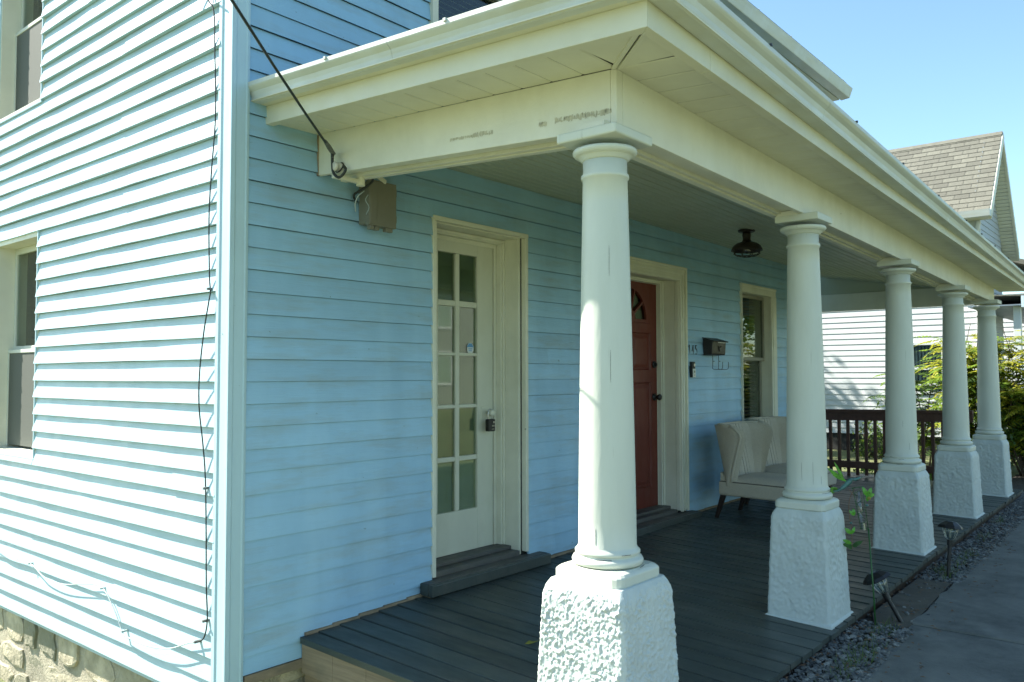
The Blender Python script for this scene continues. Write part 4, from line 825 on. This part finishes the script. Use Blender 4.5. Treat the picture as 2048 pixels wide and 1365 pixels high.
# thin cables stapled to the side wall
def spath(L, o=.022): return [(HX-.012-(q[2] if len(q) > 2 else o), q[0], q[1]) for q in L]
t = thing('coax_cable', (HX-.02, 3.74, -1.3), 'thin black cable hanging down beside the corner post', 'cable')
b = MB(); b.tube(spline(spath([(3.86,2.62,.02),(3.80,1.98,.03),(3.735,1.83),(3.72,1.62),(3.712,1.30,.018),(3.745,1.0,.018),(3.76,.78,.018),(3.745,.50,.020),(3.735,.42,.020),(3.732,.36,.03),(3.765,.22,.034),(3.80,.02,.034),(3.808,-.15,.03),(3.785,-.32,.022),(3.760,-.48,.02),(3.745,-.72,.02),(3.735,-1.02,.02),(3.722,-1.18,.02),(3.742,-1.27,.024),(3.80,-1.305,.024)]),6), .0038, 6); b.build('cable', M['cable'], t, smooth=True)
for yy, zz in ((3.735,.43),(3.745,-.55),(3.735,-1.19),(3.81,-1.305)): b = MB(); b.box(HX-.050, HX-.012, yy-.007, yy+.007, zz-.006, zz+.006); b.build('cable_clip', M['tape'], t, bevel=.002)
b = MB(); b.tube([(HX-.05-.02*math.sin(q), 3.885+.062*math.sin(q), 2.02+.085*math.cos(q)) for q in [R(18*k) for k in range(21)]], .0036, 6); b.tube(spline(spath([(3.91,2.12,.05),(3.84,2.02,.05),(3.78,1.93,.04),(3.70,1.88,.04)]),5), .0042, 6); b.build('spare_loop', M['cable'], t, smooth=True)
t = thing('low_cable', (HX-.02, 5, -1.35), 'thin dirty white cable sagging along the lowest siding boards', 'cable')
b = MB(); b.tube(spline(spath([(3.80,-1.305,.026),(3.88,-1.325,.03),(4.05,-1.385,.036),(4.28,-1.42,.036),(4.52,-1.42,.034),(4.58,-1.405,.03),(4.70,-1.30,.026),(4.85,-1.215,.022),(5.02,-1.215,.03),(5.35,-1.27,.034),(5.65,-1.275,.03),(5.9,-1.225,.024),(6.3,-1.22,.03),(6.7,-1.19,.026),(7.6,-1.2,.03)]),6), .0032, 6); b.build('cable', M['whitecable'], t, smooth=True)
for yy, zz in ((4.85,-1.215),(5.9,-1.225),(4.58,-1.405)): b = MB(); b.box(HX-.048, HX-.010, yy-.004, yy+.004, zz-.005, zz+.005); b.build('cable_clip', M['whitecable'], t)
# key lock box hanging from the white door's knob
t = thing('key_lockbox', (4.262, 3.73, -.33), 'small black key lock box hanging from the white door knob', 'lock box')
x, y = 4.262, Y1-.052
b = MB(); b.box(x-.034, x+.034, y-.022, y+.016, -.385, -.300); b.build('body', M['black'], t, bevel=.008, seg=3)
b = MB(); b.tube(spline([(x-.020,y,-.305),(x-.020,y,-.265),(x-.008,y,-.236),(x+.012,y,-.236),(x+.022,y,-.262),(x+.022,y,-.305)],5), .0042, 8); b.build('shackle', M['steel'], t, smooth=True)
b = MB(); b.tube([(x+.014,y-.0225,-.322),(x+.014,y-.026,-.322)], .007, 12); b.build('release', M['steel'], t)
b = MB(); b.box(x-.004, x+.026, y-.0240, y-.0221, -.352, -.341); b.box(x-.006, x+.020, y-.0240, y-.0221, -.372, -.367); b.build('dial', M['greysash'], t)
# fallen leaf
b = MB(); lx2, ly2 = 3.30, 2.62; zz = dz(lx2, ly2)+.003
b.poly((lx2-.045,ly2+.012,zz+.003),(lx2-.02,ly2-.004,zz),(lx2+.045,ly2-.018,zz+.006),(lx2+.02,ly2+.006,zz+.002)); b.poly((lx2-.045,ly2+.012,zz+.003),(lx2+.02,ly2+.006,zz+.002),(lx2+.0,ly2+.02,zz+.008))
o = b.build('fallen_leaf', M['yleaf'], loc=(lx2,ly2,zz)); tag(o, 'narrow yellow leaf lying on the dark deck boards', 'leaf')

# ------------------------------------------------------------------ solar path lights
def solar(base, top, ang, label):
    """built upright at base, then leaned so that its head reaches top"""
    B0, T0 = Vector(base), Vector(top); Hh = (T0-B0).length; q = (T0-B0).normalized(); rotm = Vector((0,0,1)).rotation_difference(q)
    t = thing('solar_light', base, label, 'solar light', 'solar lights stuck in the gravel')
    t.rotation_mode = 'QUATERNION'; t.rotation_quaternion = rotm
    Z = lambda v: v+B0.z
    def pt(x, y, zz): return (B0.x+x, B0.y+y, B0.z+zz)
    b = MB(); b.tube([pt(0,0,-.05), pt(0,0,Hh-.135)], .0125, 14); b.tube([pt(0,0,Hh-.165), pt(0,0,Hh-.128)], [.018,.020], 14); b.build('stake', M['black'], t)
    b = MB(); b.lathe(pt(0,0,Hh-.130), [(.018,0),(.026,.012),(.040,.05),(.047,.088),(.046,.088),(.038,.05),(.024,.014),(.0,.004)], 20); b.build('jar', M['clear'], t, smooth=True)
    for k in range(8):
        c_, s_ = math.cos(math.pi*k/4+.2), math.sin(math.pi*k/4+.2); b = MB(); b.tube([pt(rr*c_, rr*s_, Hh-.130+zz) for rr, zz in ((.021,.004),(.030,.018),(.0425,.05),(.0495,.088))], .0016, 5); b.build('jar_rib', M['steel'], t)
    b = MB(); b.tube([pt(0,0,Hh-.11), pt(0,0,Hh-.055)], .006, 8); b.tube([pt(0,0,Hh-.06),pt(0,0,Hh-.045)], .016, 12); b.build('led_stem', M['ceramic'], t)
    b = MB()
    f = lambda w, zz: [pt(w*c_-w*s_*0, w*s_, zz) for c_, s_ in [(math.cos(R(ang+45*k))*(1.0 if k % 2 else 1.10), math.sin(R(ang+45*k))*(1.0 if k % 2 else 1.10)) for k in range(8)]]
    b.loft([f(.074,Hh-.046), f(.078,Hh-.043), f(.068,Hh-.026), f(.038,Hh-.004), f(.034,Hh+.000)]); b.build('cap', M['black'], t)
    b = MB(); b.loft([f(.026,Hh+.0002), f(.026,Hh+.002)]); b.build('solar_panel', mat('dark_blue_solar_cell', (.02,.03,.05), .15, .1, 30, bump=0) if 'dark_blue_solar_cell' not in bpy.data.materials else bpy.data.materials['dark_blue_solar_cell'], t)
solar((5.13,1.345,-1.435), (5.085,1.485,-1.158), 10, 'tilted black solar path light leaning toward the deck beside the green stake')
solar((6.41,1.37,-1.42), (6.455,1.355,-1.035), 30, 'upright black solar path light in the gravel by the third pier')

# ------------------------------------------------------------------ hummingbird garden stake with rain gauge
bx, by = 4.985, 1.455
t = thing('garden_stake', (bx, by, -1.5), 'green metal garden stake with hummingbird, vine leaves and glass rain gauge tube', 'garden stake')
V3 = Vector
P = lambda u, v: V3((bx+u*.64, by-u*.768, v))      # u to the right as seen from the walk, v height
b = MB(); b.tube([P(.01,-1.50), P(.0,-1.25), P(-.022,-.885)], .0045, 8); b.build('pole', M['darkgreen'], t, smooth=True)
b = MB(); b.tube([P(-.048,-0.890)+V3((0,0,0)), P(-.085,-0.675)], [.0115,.0125], 14); b.build('glass_tube', M['clear'], t, smooth=True)
b = MB(); b.tube([P(-.047,-0.893), P(-.051,-0.855)], [.009,.009], 12); b.build('tube_base', M['steel'], t)
b = MB(); hel = []
for k in range(60):
    s = k/59; c_ = P(-.046,-0.890).lerp(P(-.086,-0.655), s); an = s*2*math.pi*4; hel.append(c_+V3((.64*.019*math.cos(an), -.768*.019*math.cos(an), 0))+V3((.768,.64,0))*.019*math.sin(an))
b.tube(hel, .0017, 5); b.tube([P(-.022,-0.883), P(-.072,-0.885)], .0026, 6); b.tube([P(-.024,-0.880), P(-.052,-0.655)], .002, 5); b.tube([P(-.066,-0.885), P(-.108,-0.655)], .002, 5); b.tube([P(-.115,-0.655), P(-.05,-0.645)], .0026, 6); b.build('wire_holder', M['darkgreen'], t, smooth=True)
b = MB(); b.tube(spline([P(-.10,-.66), P(-.128,-.72), P(-.132,-.80), P(-.120,-.88), P(-.118,-.985), P(-.118,-1.0)],5), .0022, 6); b.tube([P(-.10,-.70), P(-.135,-.655)], .002, 5); b.build('bird_wire', mat('copper_wire', (.16,.09,.05), .4, .2, 20), t, smooth=True)
# bird: one body with beak, then two wings and a tail
def leafp(mb, base, tip, w, nrm, k=4, curl=.0):
    d = tip-base; s = d.cross(nrm).normalized(); L, Rr = [], []
    for i in range(k+1):
        q = i/k; ww = w*math.sin(math.pi*min(1, q*.92+.06))**.8; c = base+d*q+nrm*curl*math.sin(math.pi*q); L.append(c+s*ww); Rr.append(c-s*ww)
    th = nrm.normalized()*.0012
    for i in range(k): mb.hexa([L[i], Rr[i], Rr[i+1], L[i+1], L[i]+th, Rr[i]+th, Rr[i+1]+th, L[i+1]+th])
N_ = V3((-.768,-.64,0))
b = MB(); b.tube(spline([P(-.222,-.672), P(-.195,-.668), P(-.165,-.650), P(-.140,-.628), P(-.122,-.610), P(-.108,-.603), P(-.092,-.603), P(-.06,-.592), P(-.040,-.586)],4), [.002]+[.005]*3+[.008]*4+[.012]*4+[.015]*4+[.013]*3+[.009]*2+[.010]*4+[.007]*3+[.0018]*2+[.0012]*3, 12)
b.build('bird_body', M['teal'], t, smooth=True)
for tip, w, dep in ((P(-.262,-.535), .020, .01), (P(-.205,-.505), .021, -.02)):
    b = MB(); root = P(-.150,-.612)+N_*dep
    for k in range(5):
        q = k/4; tp = tip.lerp(P(-.215,-.60)+N_*dep if dep > 0 else P(-.168,-.555)+N_*dep, q*.62); leafp(b, root, tp+N_*.02*(1 if dep > 0 else -1), .0085, N_)
    b.build('wing', M['green'], t)
b = MB()
for q in (-.655,-.672,-.688): leafp(b, P(-.195,-.655), P(-.240,q), .008, N_)
b.build('tail', M['green'], t)
for u, v, du, dv, w in ((-.028,-.70,.028,.05,.013),(-.028,-.70,-.025,.055,.012),(-.028,-.70,.045,.012,.012),(-.030,-.70,.006,-.03,.010),(-.102,-.81,-.03,.03,.010),(-.102,-.81,-.008,.04,.009),(-.122,-.915,-.038,.034,.012),(-.122,-.915,.02,.04,.010),(-.122,-.97,-.050,.022,.012)):
    b = MB(); leafp(b, P(u,v), P(u+du,v+dv), w, N_, curl=.006); b.build('leaf', M['green'], t)
for u, v, du, dv in ((-.118,-.985,-.055,.012),(-.118,-.985,.035,.01),(-.118,-.985,.06,.028),(-.118,-.985,-.02,-.012)):
    b = MB(); leafp(b, P(u,v), P(u+du,v+dv), .013, N_); b.build('leaf', M['darkgreen'], t)
b = MB(); b.lathe(tuple(P(-.020,-.712)+N_*.012), [(.0,-.008),(.010,-.002),(.012,.004),(.006,.01),(.0,.012)], 12); b.build('flower', M['yleaf'], t, smooth=True)
for u, v in ((-.028,-.752), (-.122,-.852)): b = MB(); b.lathe(tuple(P(u,v)), [(.0,-.008),(.008,-.003),(.008,.003),(.0,.008)], 12); b.build('glass_bead', M['teal'], t, smooth=True)

# ------------------------------------------------------------------ neighbouring house across the side yard
NX = 15.5
nb = thing('neighbour_house', (NX, 6, -1.6), 'white sided gabled neighbour house with tan shingle roof beyond the porch', 'house')
LAP = .1016
b = MB()                                        # lapped vinyl on the near wall, laps joined into one part
def laps(b, P, z0, z1, holes=(), a0=0, a1=1, ztop=None):
    k = 0
    while z0+LAP*k < z1:
        zz = z0+LAP*k; zt = min(z1, zz+LAP); sp = [(a0, a1)] if ztop is None else [ztop((zz+zt)/2)]
        for h0, h1, lo, hi in holes:
            if zt > lo+.02 and zz < hi-.02: sp = [s for q in sp for s in ((q[0], min(q[1], h0)), (max(q[0], h1), q[1])) if s[1]-s[0] > .01]
        for s0, s1 in sp:
            if s1-s0 < .02: continue
            b.hexa([P(s0,.013,zz), P(s1,.013,zz), P(s1,-.01,zz), P(s0,-.01,zz), P(s0,.002,zt), P(s1,.002,zt), P(s1,-.01,zt), P(s0,-.01,zt)])
        k += 1
NW = (3.28, 4.02, -.34, .56)
laps(b, lambda a, o, zz: (NX-o, a, zz), -1.07, 2.66, [NW], 2.76, 13.5); b.build('wall_siding', M['nsiding'], nb, kind='stuff')
b = MB(); b.box(NX+.02, 18.0, 2.80, 13.5, -1.9, 2.3); b.build('wall', M['room'], nb)
b = MB(); b.box(NX-.02, NX+.02, 2.70, 2.765, -1.08, 2.66); b.build('corner_trim', M['nsiding'], nb)
# street facing gable, its siding and rake
ap, e1, e2 = (16.56, 4.28), (15.2, 2.68), (17.99, 2.28); GY = 2.76
def gx_(zz):
    x0 = NX if zz < 2.66+.35 else 15.2+(zz-2.68)/(ap[1]-e1[1])*(ap[0]-e1[0])+.02; x1 = 17.75 if zz < 2.5 else 16.56+(ap[1]-zz)/(ap[1]-e2[1])*(e2[0]-ap[0])-.02
    return (x0, x1)
b = MB(); laps(b, lambda a, o, zz: (a, GY-o, zz), -1.07, 4.16, (), ztop=gx_); b.build('gable_siding', mat('pale_blue_grey_siding', (.40,.44,.48), .5, .05, 3), nb, kind='stuff')
b = MB(); b.loft([[(x, GY+.012, 2.3) for x in (NX+.05, 17.7)]+[(16.56, GY+.012, 4.1)], [(x, GY+.05, 2.3) for x in (NX+.05, 17.7)]+[(16.56, GY+.05, 4.1)]]); b.build('gable', M['room'], nb)
b = MB(); b.box(16.30, 16.50, GY-.03, GY+.01, 2.75, 3.25); w = b.build('window', M['nsiding'], nb); b = MB(); b.box(16.32, 16.48, GY-.035, GY-.0305, 2.78, 3.22); b.build('pane', M['glass'], w)
# roof: shingles laid one by one on the slope that faces the porch
FY0, FY1 = 2.51, 12.5
def slope(s, y, o=0):                           # s 0 at eave .. 1 at ridge
    x = e1[0]+(ap[0]-e1[0])*s; zz = e1[1]+(ap[1]-e1[1])*s; L = math.hypot(ap[0]-e1[0], ap[1]-e1[1]); return (x-o*(ap[1]-e1[1])/L, y, zz+o*(ap[0]-e1[0])/L)
b = MB(); b.loft([[slope(0,y,-.01), slope(1,y,-.01), (e2[0],y,e2[1]-.0), (e2[0],y,e2[1]-.10), (ap[0],y,ap[1]-.13), (e1[0]+.06,y,e1[1]-.08)] for y in (FY0+.01, FY1)]); b.build('roof_deck', M['nsiding'], nb)
nr = 17; sh_cache = []
for v in range(6):
    w = .235; L = math.hypot(ap[0]-e1[0], ap[1]-e1[1])/nr; b = MB()
    dx_, dz_ = (ap[0]-e1[0])/nr*1.06, (ap[1]-e1[1])/nr*1.06; nx_, nz_ = -(ap[1]-e1[1])/L/nr, (ap[0]-e1[0])/L/nr
    b.hexa([(nx_*.004,-w/2,nz_*.004),(nx_*.013,-w/2,nz_*.013),(nx_*.013,w/2-.006,nz_*.013),(nx_*.004,w/2-.006,nz_*.004),(dx_+nx_*.001,-w/2,dz_+nz_*.001),(dx_+nx_*.004,-w/2,dz_+nz_*.004),(dx_+nx_*.004,w/2-.006,dz_+nz_*.004),(dx_+nx_*.001,w/2-.006,dz_+nz_*.001)])
    me = bpy.data.meshes.new('shingle'); me.from_pydata([tuple(q) for q in b.v], [], b.f); me.materials.append(M['shingle']); sh_cache.append(me)
hm = sh_cache[0].copy(); half_sh = hm
for v_ in hm.vertices: v_.co.y *= .42
far = MB()
for rI in range(nr):
    y = FY0
    if rI % 2: 
        pxx = slope(rI/nr, y); o = bpy.data.objects.new('shingle', half_sh); COL.objects.link(o); o.parent = nb; o.location = Vector(pxx)-WL[nb.name]+Vector((0,.05,0)); WL[o.name] = Vector(pxx); y += .10
    while y < 8.6:
        px = slope(rI/nr, y)
        if y < 6.25:
            o = bpy.data.objects.new('shingle', sh_cache[(rI*3+int(y*7)) % 6]); COL.objects.link(o); o.parent = nb
            o.location = Vector(px)-WL[nb.name]+Vector((0, .117, 0)); WL[o.name] = Vector(px)
        else:
            q = sh_cache[0]; n0 = len(far.v); far.v += [(vv.co.x+px[0], vv.co.y+px[1]+.117, vv.co.z+px[2]) for vv in q.vertices]; far.f += [tuple(n0+i for i in pl_.vertices) for pl_ in q.polygons]
        y += .235
far.build('far_shingles', M['shingle'], nb, kind='stuff')
b = MB(); b.loft([[slope(1,y,.012), (ap[0]+.12,y,ap[1]-.14), (ap[0]+.12,y,ap[1]-.12), slope(1.0,y,.022), slope(.955,y,.020), slope(.955,y,.010)] for y in (FY0-.01, FY1)]); b.build('ridge_cap', M['shingle'], nb)
# deep rake overhang with slatted soffit board
b = MB(); b.loft([[(ap[0],y,ap[1]-.02),(ap[0]+.0,y,ap[1]-.16),(e2[0]-.02,y,e2[1]-.14),(e2[0]+.0,y,e2[1])] for y in (FY0-.02, FY0+.02)]); b.loft([[slope(0,y,0), slope(1,y,0), slope(1,y,-.14), slope(-.02,y,-.14)] for y in (FY0-.021, FY0+.019)]); b.build('rake_board', M['soffit'], nb)
n = 34
for k in range(n):
    q0, q1 = k/n, (k+1)/n; A = lambda q, y: (ap[0]+(e2[0]-ap[0])*q, y, ap[1]-.135+(e2[1]-ap[1])*q); b = MB()
    b.loft([[A(q0+.003,FY0+.02), A(q1-.003,FY0+.02), A(q1-.003,GY), A(q0+.003,GY)], [(x,y,zz-.012) for x,y,zz in [A(q0+.006,FY0+.02), A(q1-.006,FY0+.02), A(q1-.006,GY), A(q0+.006,GY)]]]); b.build('rake_soffit_panel', M['soffit'], nb)
b = MB(); b.loft([[(e1[0]-.10,y,e1[1]-.10),(e1[0]-.12,y,e1[1]+.01),(e1[0]+.01,y,e1[1]+.01),(e1[0]+.03,y,e1[1]-.10)] for y in (FY0-.02, FY1)]); b.build('gutter', M['gutter'], nb)
b = MB(); b.box(e1[0]+.03, NX+.01, FY0+.02, FY1, e1[1]-.10, e1[1]-.085); b.build('eave_soffit', M['soffit'], nb)
b = MB(); b.tube([(NX-.1,2.70,2.55),(NX-.06,2.74,2.4),(NX-.06,2.74,-1.2)], .035, 8); b.build('downspout', M['nsiding'], nb)
# double window with raised bars, and rubble foundation
b = MB(); y0, y1, z0, z1 = NW; f = .05
for q in ((y0,y0+f,z0,z1),(y1-f,y1,z0,z1),(y0+f,y1-f,z1-f,z1),(y0+f,y1-f,z0,z0+f),(y0+f,y1-f,.08,.13),(y0+f,y1-f,-.22+.03,-.155)): b.box(NX-.03, NX+.02, *q)
w = b.build('window', M['nsiding'], nb, bevel=.003)
for za, zb2 in ((.13, z1-f), (-.155,.08), (z0+f,-.19)): b = MB(); b.box(NX-.012, NX-.006, y0+f, y1-f, za, zb2); b.build('pane', M['glass'], w)
b = MB()
for k in range(12): b.box(NX+.0, NX+.015, y0+f+.055*k, y0+f+.055*k+.035, z0+f, z1-f)
b.build('curtain', mat('slate_blue_curtain', (.10,.13,.17), .9, .2, 8), w, kind='stuff')
stones('N', 3.6, 6.2, -1.62, -1.10, nb, .20, .12, f=lambda q, o: (NX+.06-o, q[0], q[1]))
b = MB(); b.box(NX+.055, NX+.3, 2.8, 13.5, -2, -1.07); b.build('foundation_mortar', M['mortar'], nb)
# its street porch: pale blue fascia running on past the bush
b = MB(); b.box(14.6, 21.5, 1.98, 2.02, 1.03, 1.21); b.build('porch_fascia', mat('pale_blue_fascia_paint', (.50,.62,.68), .5, .05, 4), nb)
b = MB(); b.hexa([(14.6,1.95,1.205),(21.5,1.95,1.205),(21.5,2.74,1.235),(14.6,2.74,1.235),(14.6,1.95,1.22),(21.5,1.95,1.22),(21.5,2.74,1.25),(14.6,2.74,1.25)]); b.build('porch_roof', M['shingle'], nb)
b = MB(); b.box(14.62, 21.4, 2.03, 2.75, 1.06, 1.08); b.build('porch_ceiling', mat('blue_grey_porch_ceiling', (.16,.21,.25), .6, .1, 3), nb)
for px in (14.75, 18.0, 21.3): b = MB(); b.box(px, px+.1, 2.05, 2.15, -1.4, 1.06); b.build('porch_post', M['nsiding'], nb, bevel=.005)
# second house farther along the street
n2 = thing('far_house', (21, 3, -1.6), 'white sided house corner seen past the far end of the porch', 'house')
b = MB(); laps(b, lambda a, o, zz: (20.6-o, a, zz), -1.2, 1.75, [(1.0,1.7,-.2,1.0)], .2, 7.0); b.build('wall_siding', M['nsiding'], n2, kind='stuff')
b = MB(); b.box(20.62, 28, .2, 7, -1.8, 1.7); b.build('wall', M['nsiding'], n2)
b = MB(); b.loft([[(x, -.2, 1.35),(x, 4.4, 2.9),(x, 7.5, 1.75),(x, 7.5, 1.87),(x, 4.4, 3.0),(x, -.2, 1.47)] for x in (20.3, 28.3)]); b.build('roof', M['shingle'], n2)
b = MB(); b.box(20.57, 20.60, 1.0, 1.7, -.2, 1.0); w = b.build('window', M['nsiding'], n2); b = MB(); b.box(20.565,20.569,1.06,1.64,-.14,.94); b.build('pane', M['glass'], w)

# ------------------------------------------------------------------ greenery
def quadleaf(b, p, d, w, nrm):
    s = d.cross(nrm); s = s.normalized()*w if s.length > 1e-6 else Vector((w,0,0))
    n0 = len(b.v); m_ = p+d*.45; b.v += [tuple(p), tuple(m_+s), tuple(p+d), tuple(m_-s)]; b.f.append((n0, n0+1, n0+2, n0+3))
def rv(): 
    while True:
        v = Vector((random.uniform(-1,1), random.uniform(-1,1), random.uniform(-1,1)))
        if .05 < v.length < 1: return v.normalized()
def compound(b, p, d, L, pairs, lw):
    up_v = Vector((0,0,1)); s = d.cross(up_v).normalized(); pos = p.copy(); dd = d.normalized()
    for k in range(pairs):
        t = (k+1)/pairs; pos = pos+dd*L/pairs; dd = (dd+Vector((0,0,-.10))).normalized(); ll = L*.30*(math.sin(math.pi*(.18+.78*t))**.7)
        for sg in (-1, 1): quadleaf(b, pos, (s*sg*.9+dd*.42+Vector((0,0,-.25+random.uniform(-.15,.15)))).normalized()*ll, lw, (up_v+rv()*.35).normalized())
    quadleaf(b, pos, dd*L*.25, lw, up_v)
def sumac(name, loc, label, stems, H, spread, seed, mats, nleaf, L=.42, cat='bush', group=None, lean=(0,0)):
    random.seed(seed); t = thing(name, loc, label, cat, group); base = Vector(loc); tr = MB(); lf = {m: MB() for m in mats}
    for s in range(stems):
        an = random.uniform(0, 6.28); top = base+Vector((math.cos(an)*spread*random.uniform(.2,1)+lean[0], math.sin(an)*spread*random.uniform(.2,1)+lean[1], H*random.uniform(.6,1.02))); b0 = base+Vector((random.gauss(0,.08), random.gauss(0,.08), 0))
        mid = b0.lerp(top, .5)+Vector((random.gauss(0,.08), random.gauss(0,.08), .06)); pts = spline([b0, mid, top], 6); tr.tube(pts, [.016*(1-.75*i/(len(pts)-1)) for i in range(len(pts))], 5)
        for k in range(nleaf):
            q = random.uniform(.25, 1)**.7; i = min(len(pts)-1, int(q*(len(pts)-1))); p_ = pts[i]; a2 = random.uniform(0, 6.28); d = Vector((math.cos(a2), math.sin(a2), random.uniform(-.1,.75))).normalized()
            m = random.choices(mats, weights=[3,2,1.2][:len(mats)])[0] if q < .8 else random.choices(mats, weights=[2,4,.3][:len(mats)])[0]
            compound(lf[m], p_, d, L*random.uniform(.6,1.15), 9, L*.045)
    tr.build('trunk', M['bark'], t)
    for m in mats: lf[m].build('foliage', M[m], t, kind='stuff')
    return t
def bushy(name, loc, label, rx, ry, rz_, n, s, seed, mats, cat='bush', group=None):
    random.seed(seed); t = thing(name, loc, label, cat, group); c = Vector(loc)+Vector((0,0,rz_*.95)); lf = {m: MB() for m in mats}; cl = [rv()*random.uniform(.45,1) for _ in range(46)]
    for k in range(n):
        g = random.choice(cl); v = g+rv()*random.uniform(0,.34); p_ = c+Vector((v.x*rx, v.y*ry, v.z*rz_)); quadleaf(lf[random.choices(mats, weights=[3,1.2,1][:len(mats)])[0]], p_, rv()*s*random.uniform(.7,1.3), s*.32, rv())
    tr = MB()
    for g in cl[:16]: tr.tube(spline([Vector(loc)+Vector((0,0,-.05)), Vector(loc)+Vector((g.x*rx*.35, g.y*ry*.35, rz_*.6)), c+Vector((g.x*rx*.8, g.y*ry*.8, g.z*rz_*.8))], 4), .012 if rz_ < 2 else .09, 5)
    tr.build('trunk', M['bark'], t)
    for m in mats: lf[m].build('foliage', M[m], t, kind='stuff')
    return t
sumac('sumac_bush', (12.9, 2.35, -1.55), 'tall yellow green sumac bush right behind the far end of the porch', 17, 2.46, .62, 11, ['leaf','leafy','leafd'], 34, .42)
sumac('sumac_bush', (12.7, 1.72, -1.55), 'sumac shrub at the right edge of the photo, past the last pier', 16, 2.2, .62, 12, ['leaf','leafy','leafd'], 34, .40)
sumac('sumac_bush', (13.6, 3.25, -1.55), 'small sumac with arching fronds in front of the neighbour window', 9, 1.75, .50, 13, ['leaf','leafd'], 18, .46)
bushy('dark_shrub', (13.3, 1.55, -1.6), 'dark green dense shrub low at the right edge past the last pier', .75, .55, .62, 5200, .055, 21, ['leafd','leaf'])
bushy('dark_shrub', (14.4, 2.5, -1.6), 'dark green shrub against the neighbour house below the sumac', .7, .6, .8, 5200, .06, 22, ['leafd','leaf'])
bushy('low_shrub', (14.6, 4.15, -1.6), 'low shrub before the neighbour stone foundation, seen between balusters', .35, .45, .42, 2200, .05, 23, ['leafd','leaf'])
bushy('low_shrub', (12.0, 2.9, -1.6), 'leafy ground shrub just outside the end railing', .5, .9, .20, 2600, .05, 24, ['leaf','leafd'])
random.seed(5); b = MB()
for k in range(9000):
    x, y = random.uniform(10.9, 15.3), random.uniform(.9, 5.5); hh = random.uniform(.04,.13); t_ = random.uniform(0,6.3); w = .006
    b.poly((x-w*math.cos(t_), y-w*math.sin(t_), -1.56), (x+w*math.cos(t_), y+w*math.sin(t_), -1.56), (x+random.gauss(0,.03), y+random.gauss(0,.03), -1.56+hh))
o = b.build('yard_grass', M['grass'], kind='stuff'); o['label'] = 'grass in the side yard beyond the railing'
b = MB(); b.box(11.4, 15, 1.33, 1.62, -1.56, -1.49); o = b.build('stepping_stone', mat('pale_flagstone', (.34,.31,.25), .9, .15, 6, bump=.5), loc=(13,1.5,-1.5)); tag(o, 'pale stone edging lying past the last pier', 'stone edging')  # one even pale stone colour

# ------------------------------------------------------------------ across the street and the side yard (seen in the panes, except the added yard tree)
op = thing('opposite_house', (22, -16, -1.6), 'grey sided house across the street, mirrored in the door panes', 'house')
b = MB(); b.box(17, 28, -22, -16, -1.7, 3.6); b.build('wall', mat('grey_beige_siding', (.27,.29,.25), .7, .1, 2), op)
b = MB(); b.loft([[(x, -15.5, 3.5),(x, -19, 6.4),(x, -22.5, 3.5)] for x in (16.6, 28.4)]); b.build('roof', M['shingle'], op)
for wx in (18.5, 21, 23.5, 26):
    for wz in (-.4, 1.9): b = MB(); b.box(wx, wx+1, -16, -15.95, wz, wz+1.4); w = b.build('window', M['nsiding'], op); b = MB(); b.box(wx+.1, wx+.9, -15.95, -15.94, wz+.1, wz+1.3); b.build('pane', M['glass'], w)
def tree(loc, label, H, rr_, seed):
    random.seed(seed); t = thing('tree', loc, label, 'tree', 'trees around the street and yard'); base = Vector(loc); b = MB(); b.tube([base+Vector((0,0,-.2)), base+Vector((.1,.05,H*.3)), base+Vector((0,.1,H*.6))], [.22,.17,.1], 8)
    for k in range(7): a2 = k*.9; b.tube([base+Vector((0,0,H*(.3+.04*k))), base+Vector((math.cos(a2)*rr_*.6, math.sin(a2)*rr_*.6, H*.68))], [.09,.03], 5)
    b.build('trunk', M['bark'], t); lf = MB(); c = base+Vector((0,0,H*.66)); cl = [rv()*random.uniform(.4,1) for _ in range(60)]
    for k in range(9000): v = random.choice(cl)+rv()*random.uniform(0,.3); quadleaf(lf, c+Vector((v.x*rr_, v.y*rr_, v.z*H*.34)), rv()*.16, .05, rv())
    lf.build('crown', M['leaf'], t, kind='stuff')
tree((-9, 12, -2.1), 'leafy tree in the yard on the sunny side of the house', 6.5, 2.4, 31)
tree((3, -17, -1.6), 'leafy street tree across the road from the white door', 8, 3, 32)
tree((31, -13, -1.6), 'leafy street tree across the road near the far end', 7.5, 2.8, 33)
tree((27, -3.6, -1.6), 'street tree on the verge far down the walk', 7, 2.4, 34)
tree((38, -6.5, -1.6), 'leafy street tree beyond the far verge tree', 8, 3.2, 35)
tree((13.2, 11.6, -1.6), 'unseen yard tree added to shade the white neighbour wall', 8.2, 2.1, 36)  # added out of view so its crown dapples the neighbour's wall with shade

# ------------------------------------------------------------------ lift everything so that the camera stands at eye height
for o in S.objects:
    if o.parent is None and o.type not in ('CAMERA', 'LIGHT'): o.location.z += EYE
S.cycles.use_denoising = True
S.cycles.max_bounces = 8; S.cycles.transparent_max_bounces = 16; S.cycles.sample_clamp_indirect = 8
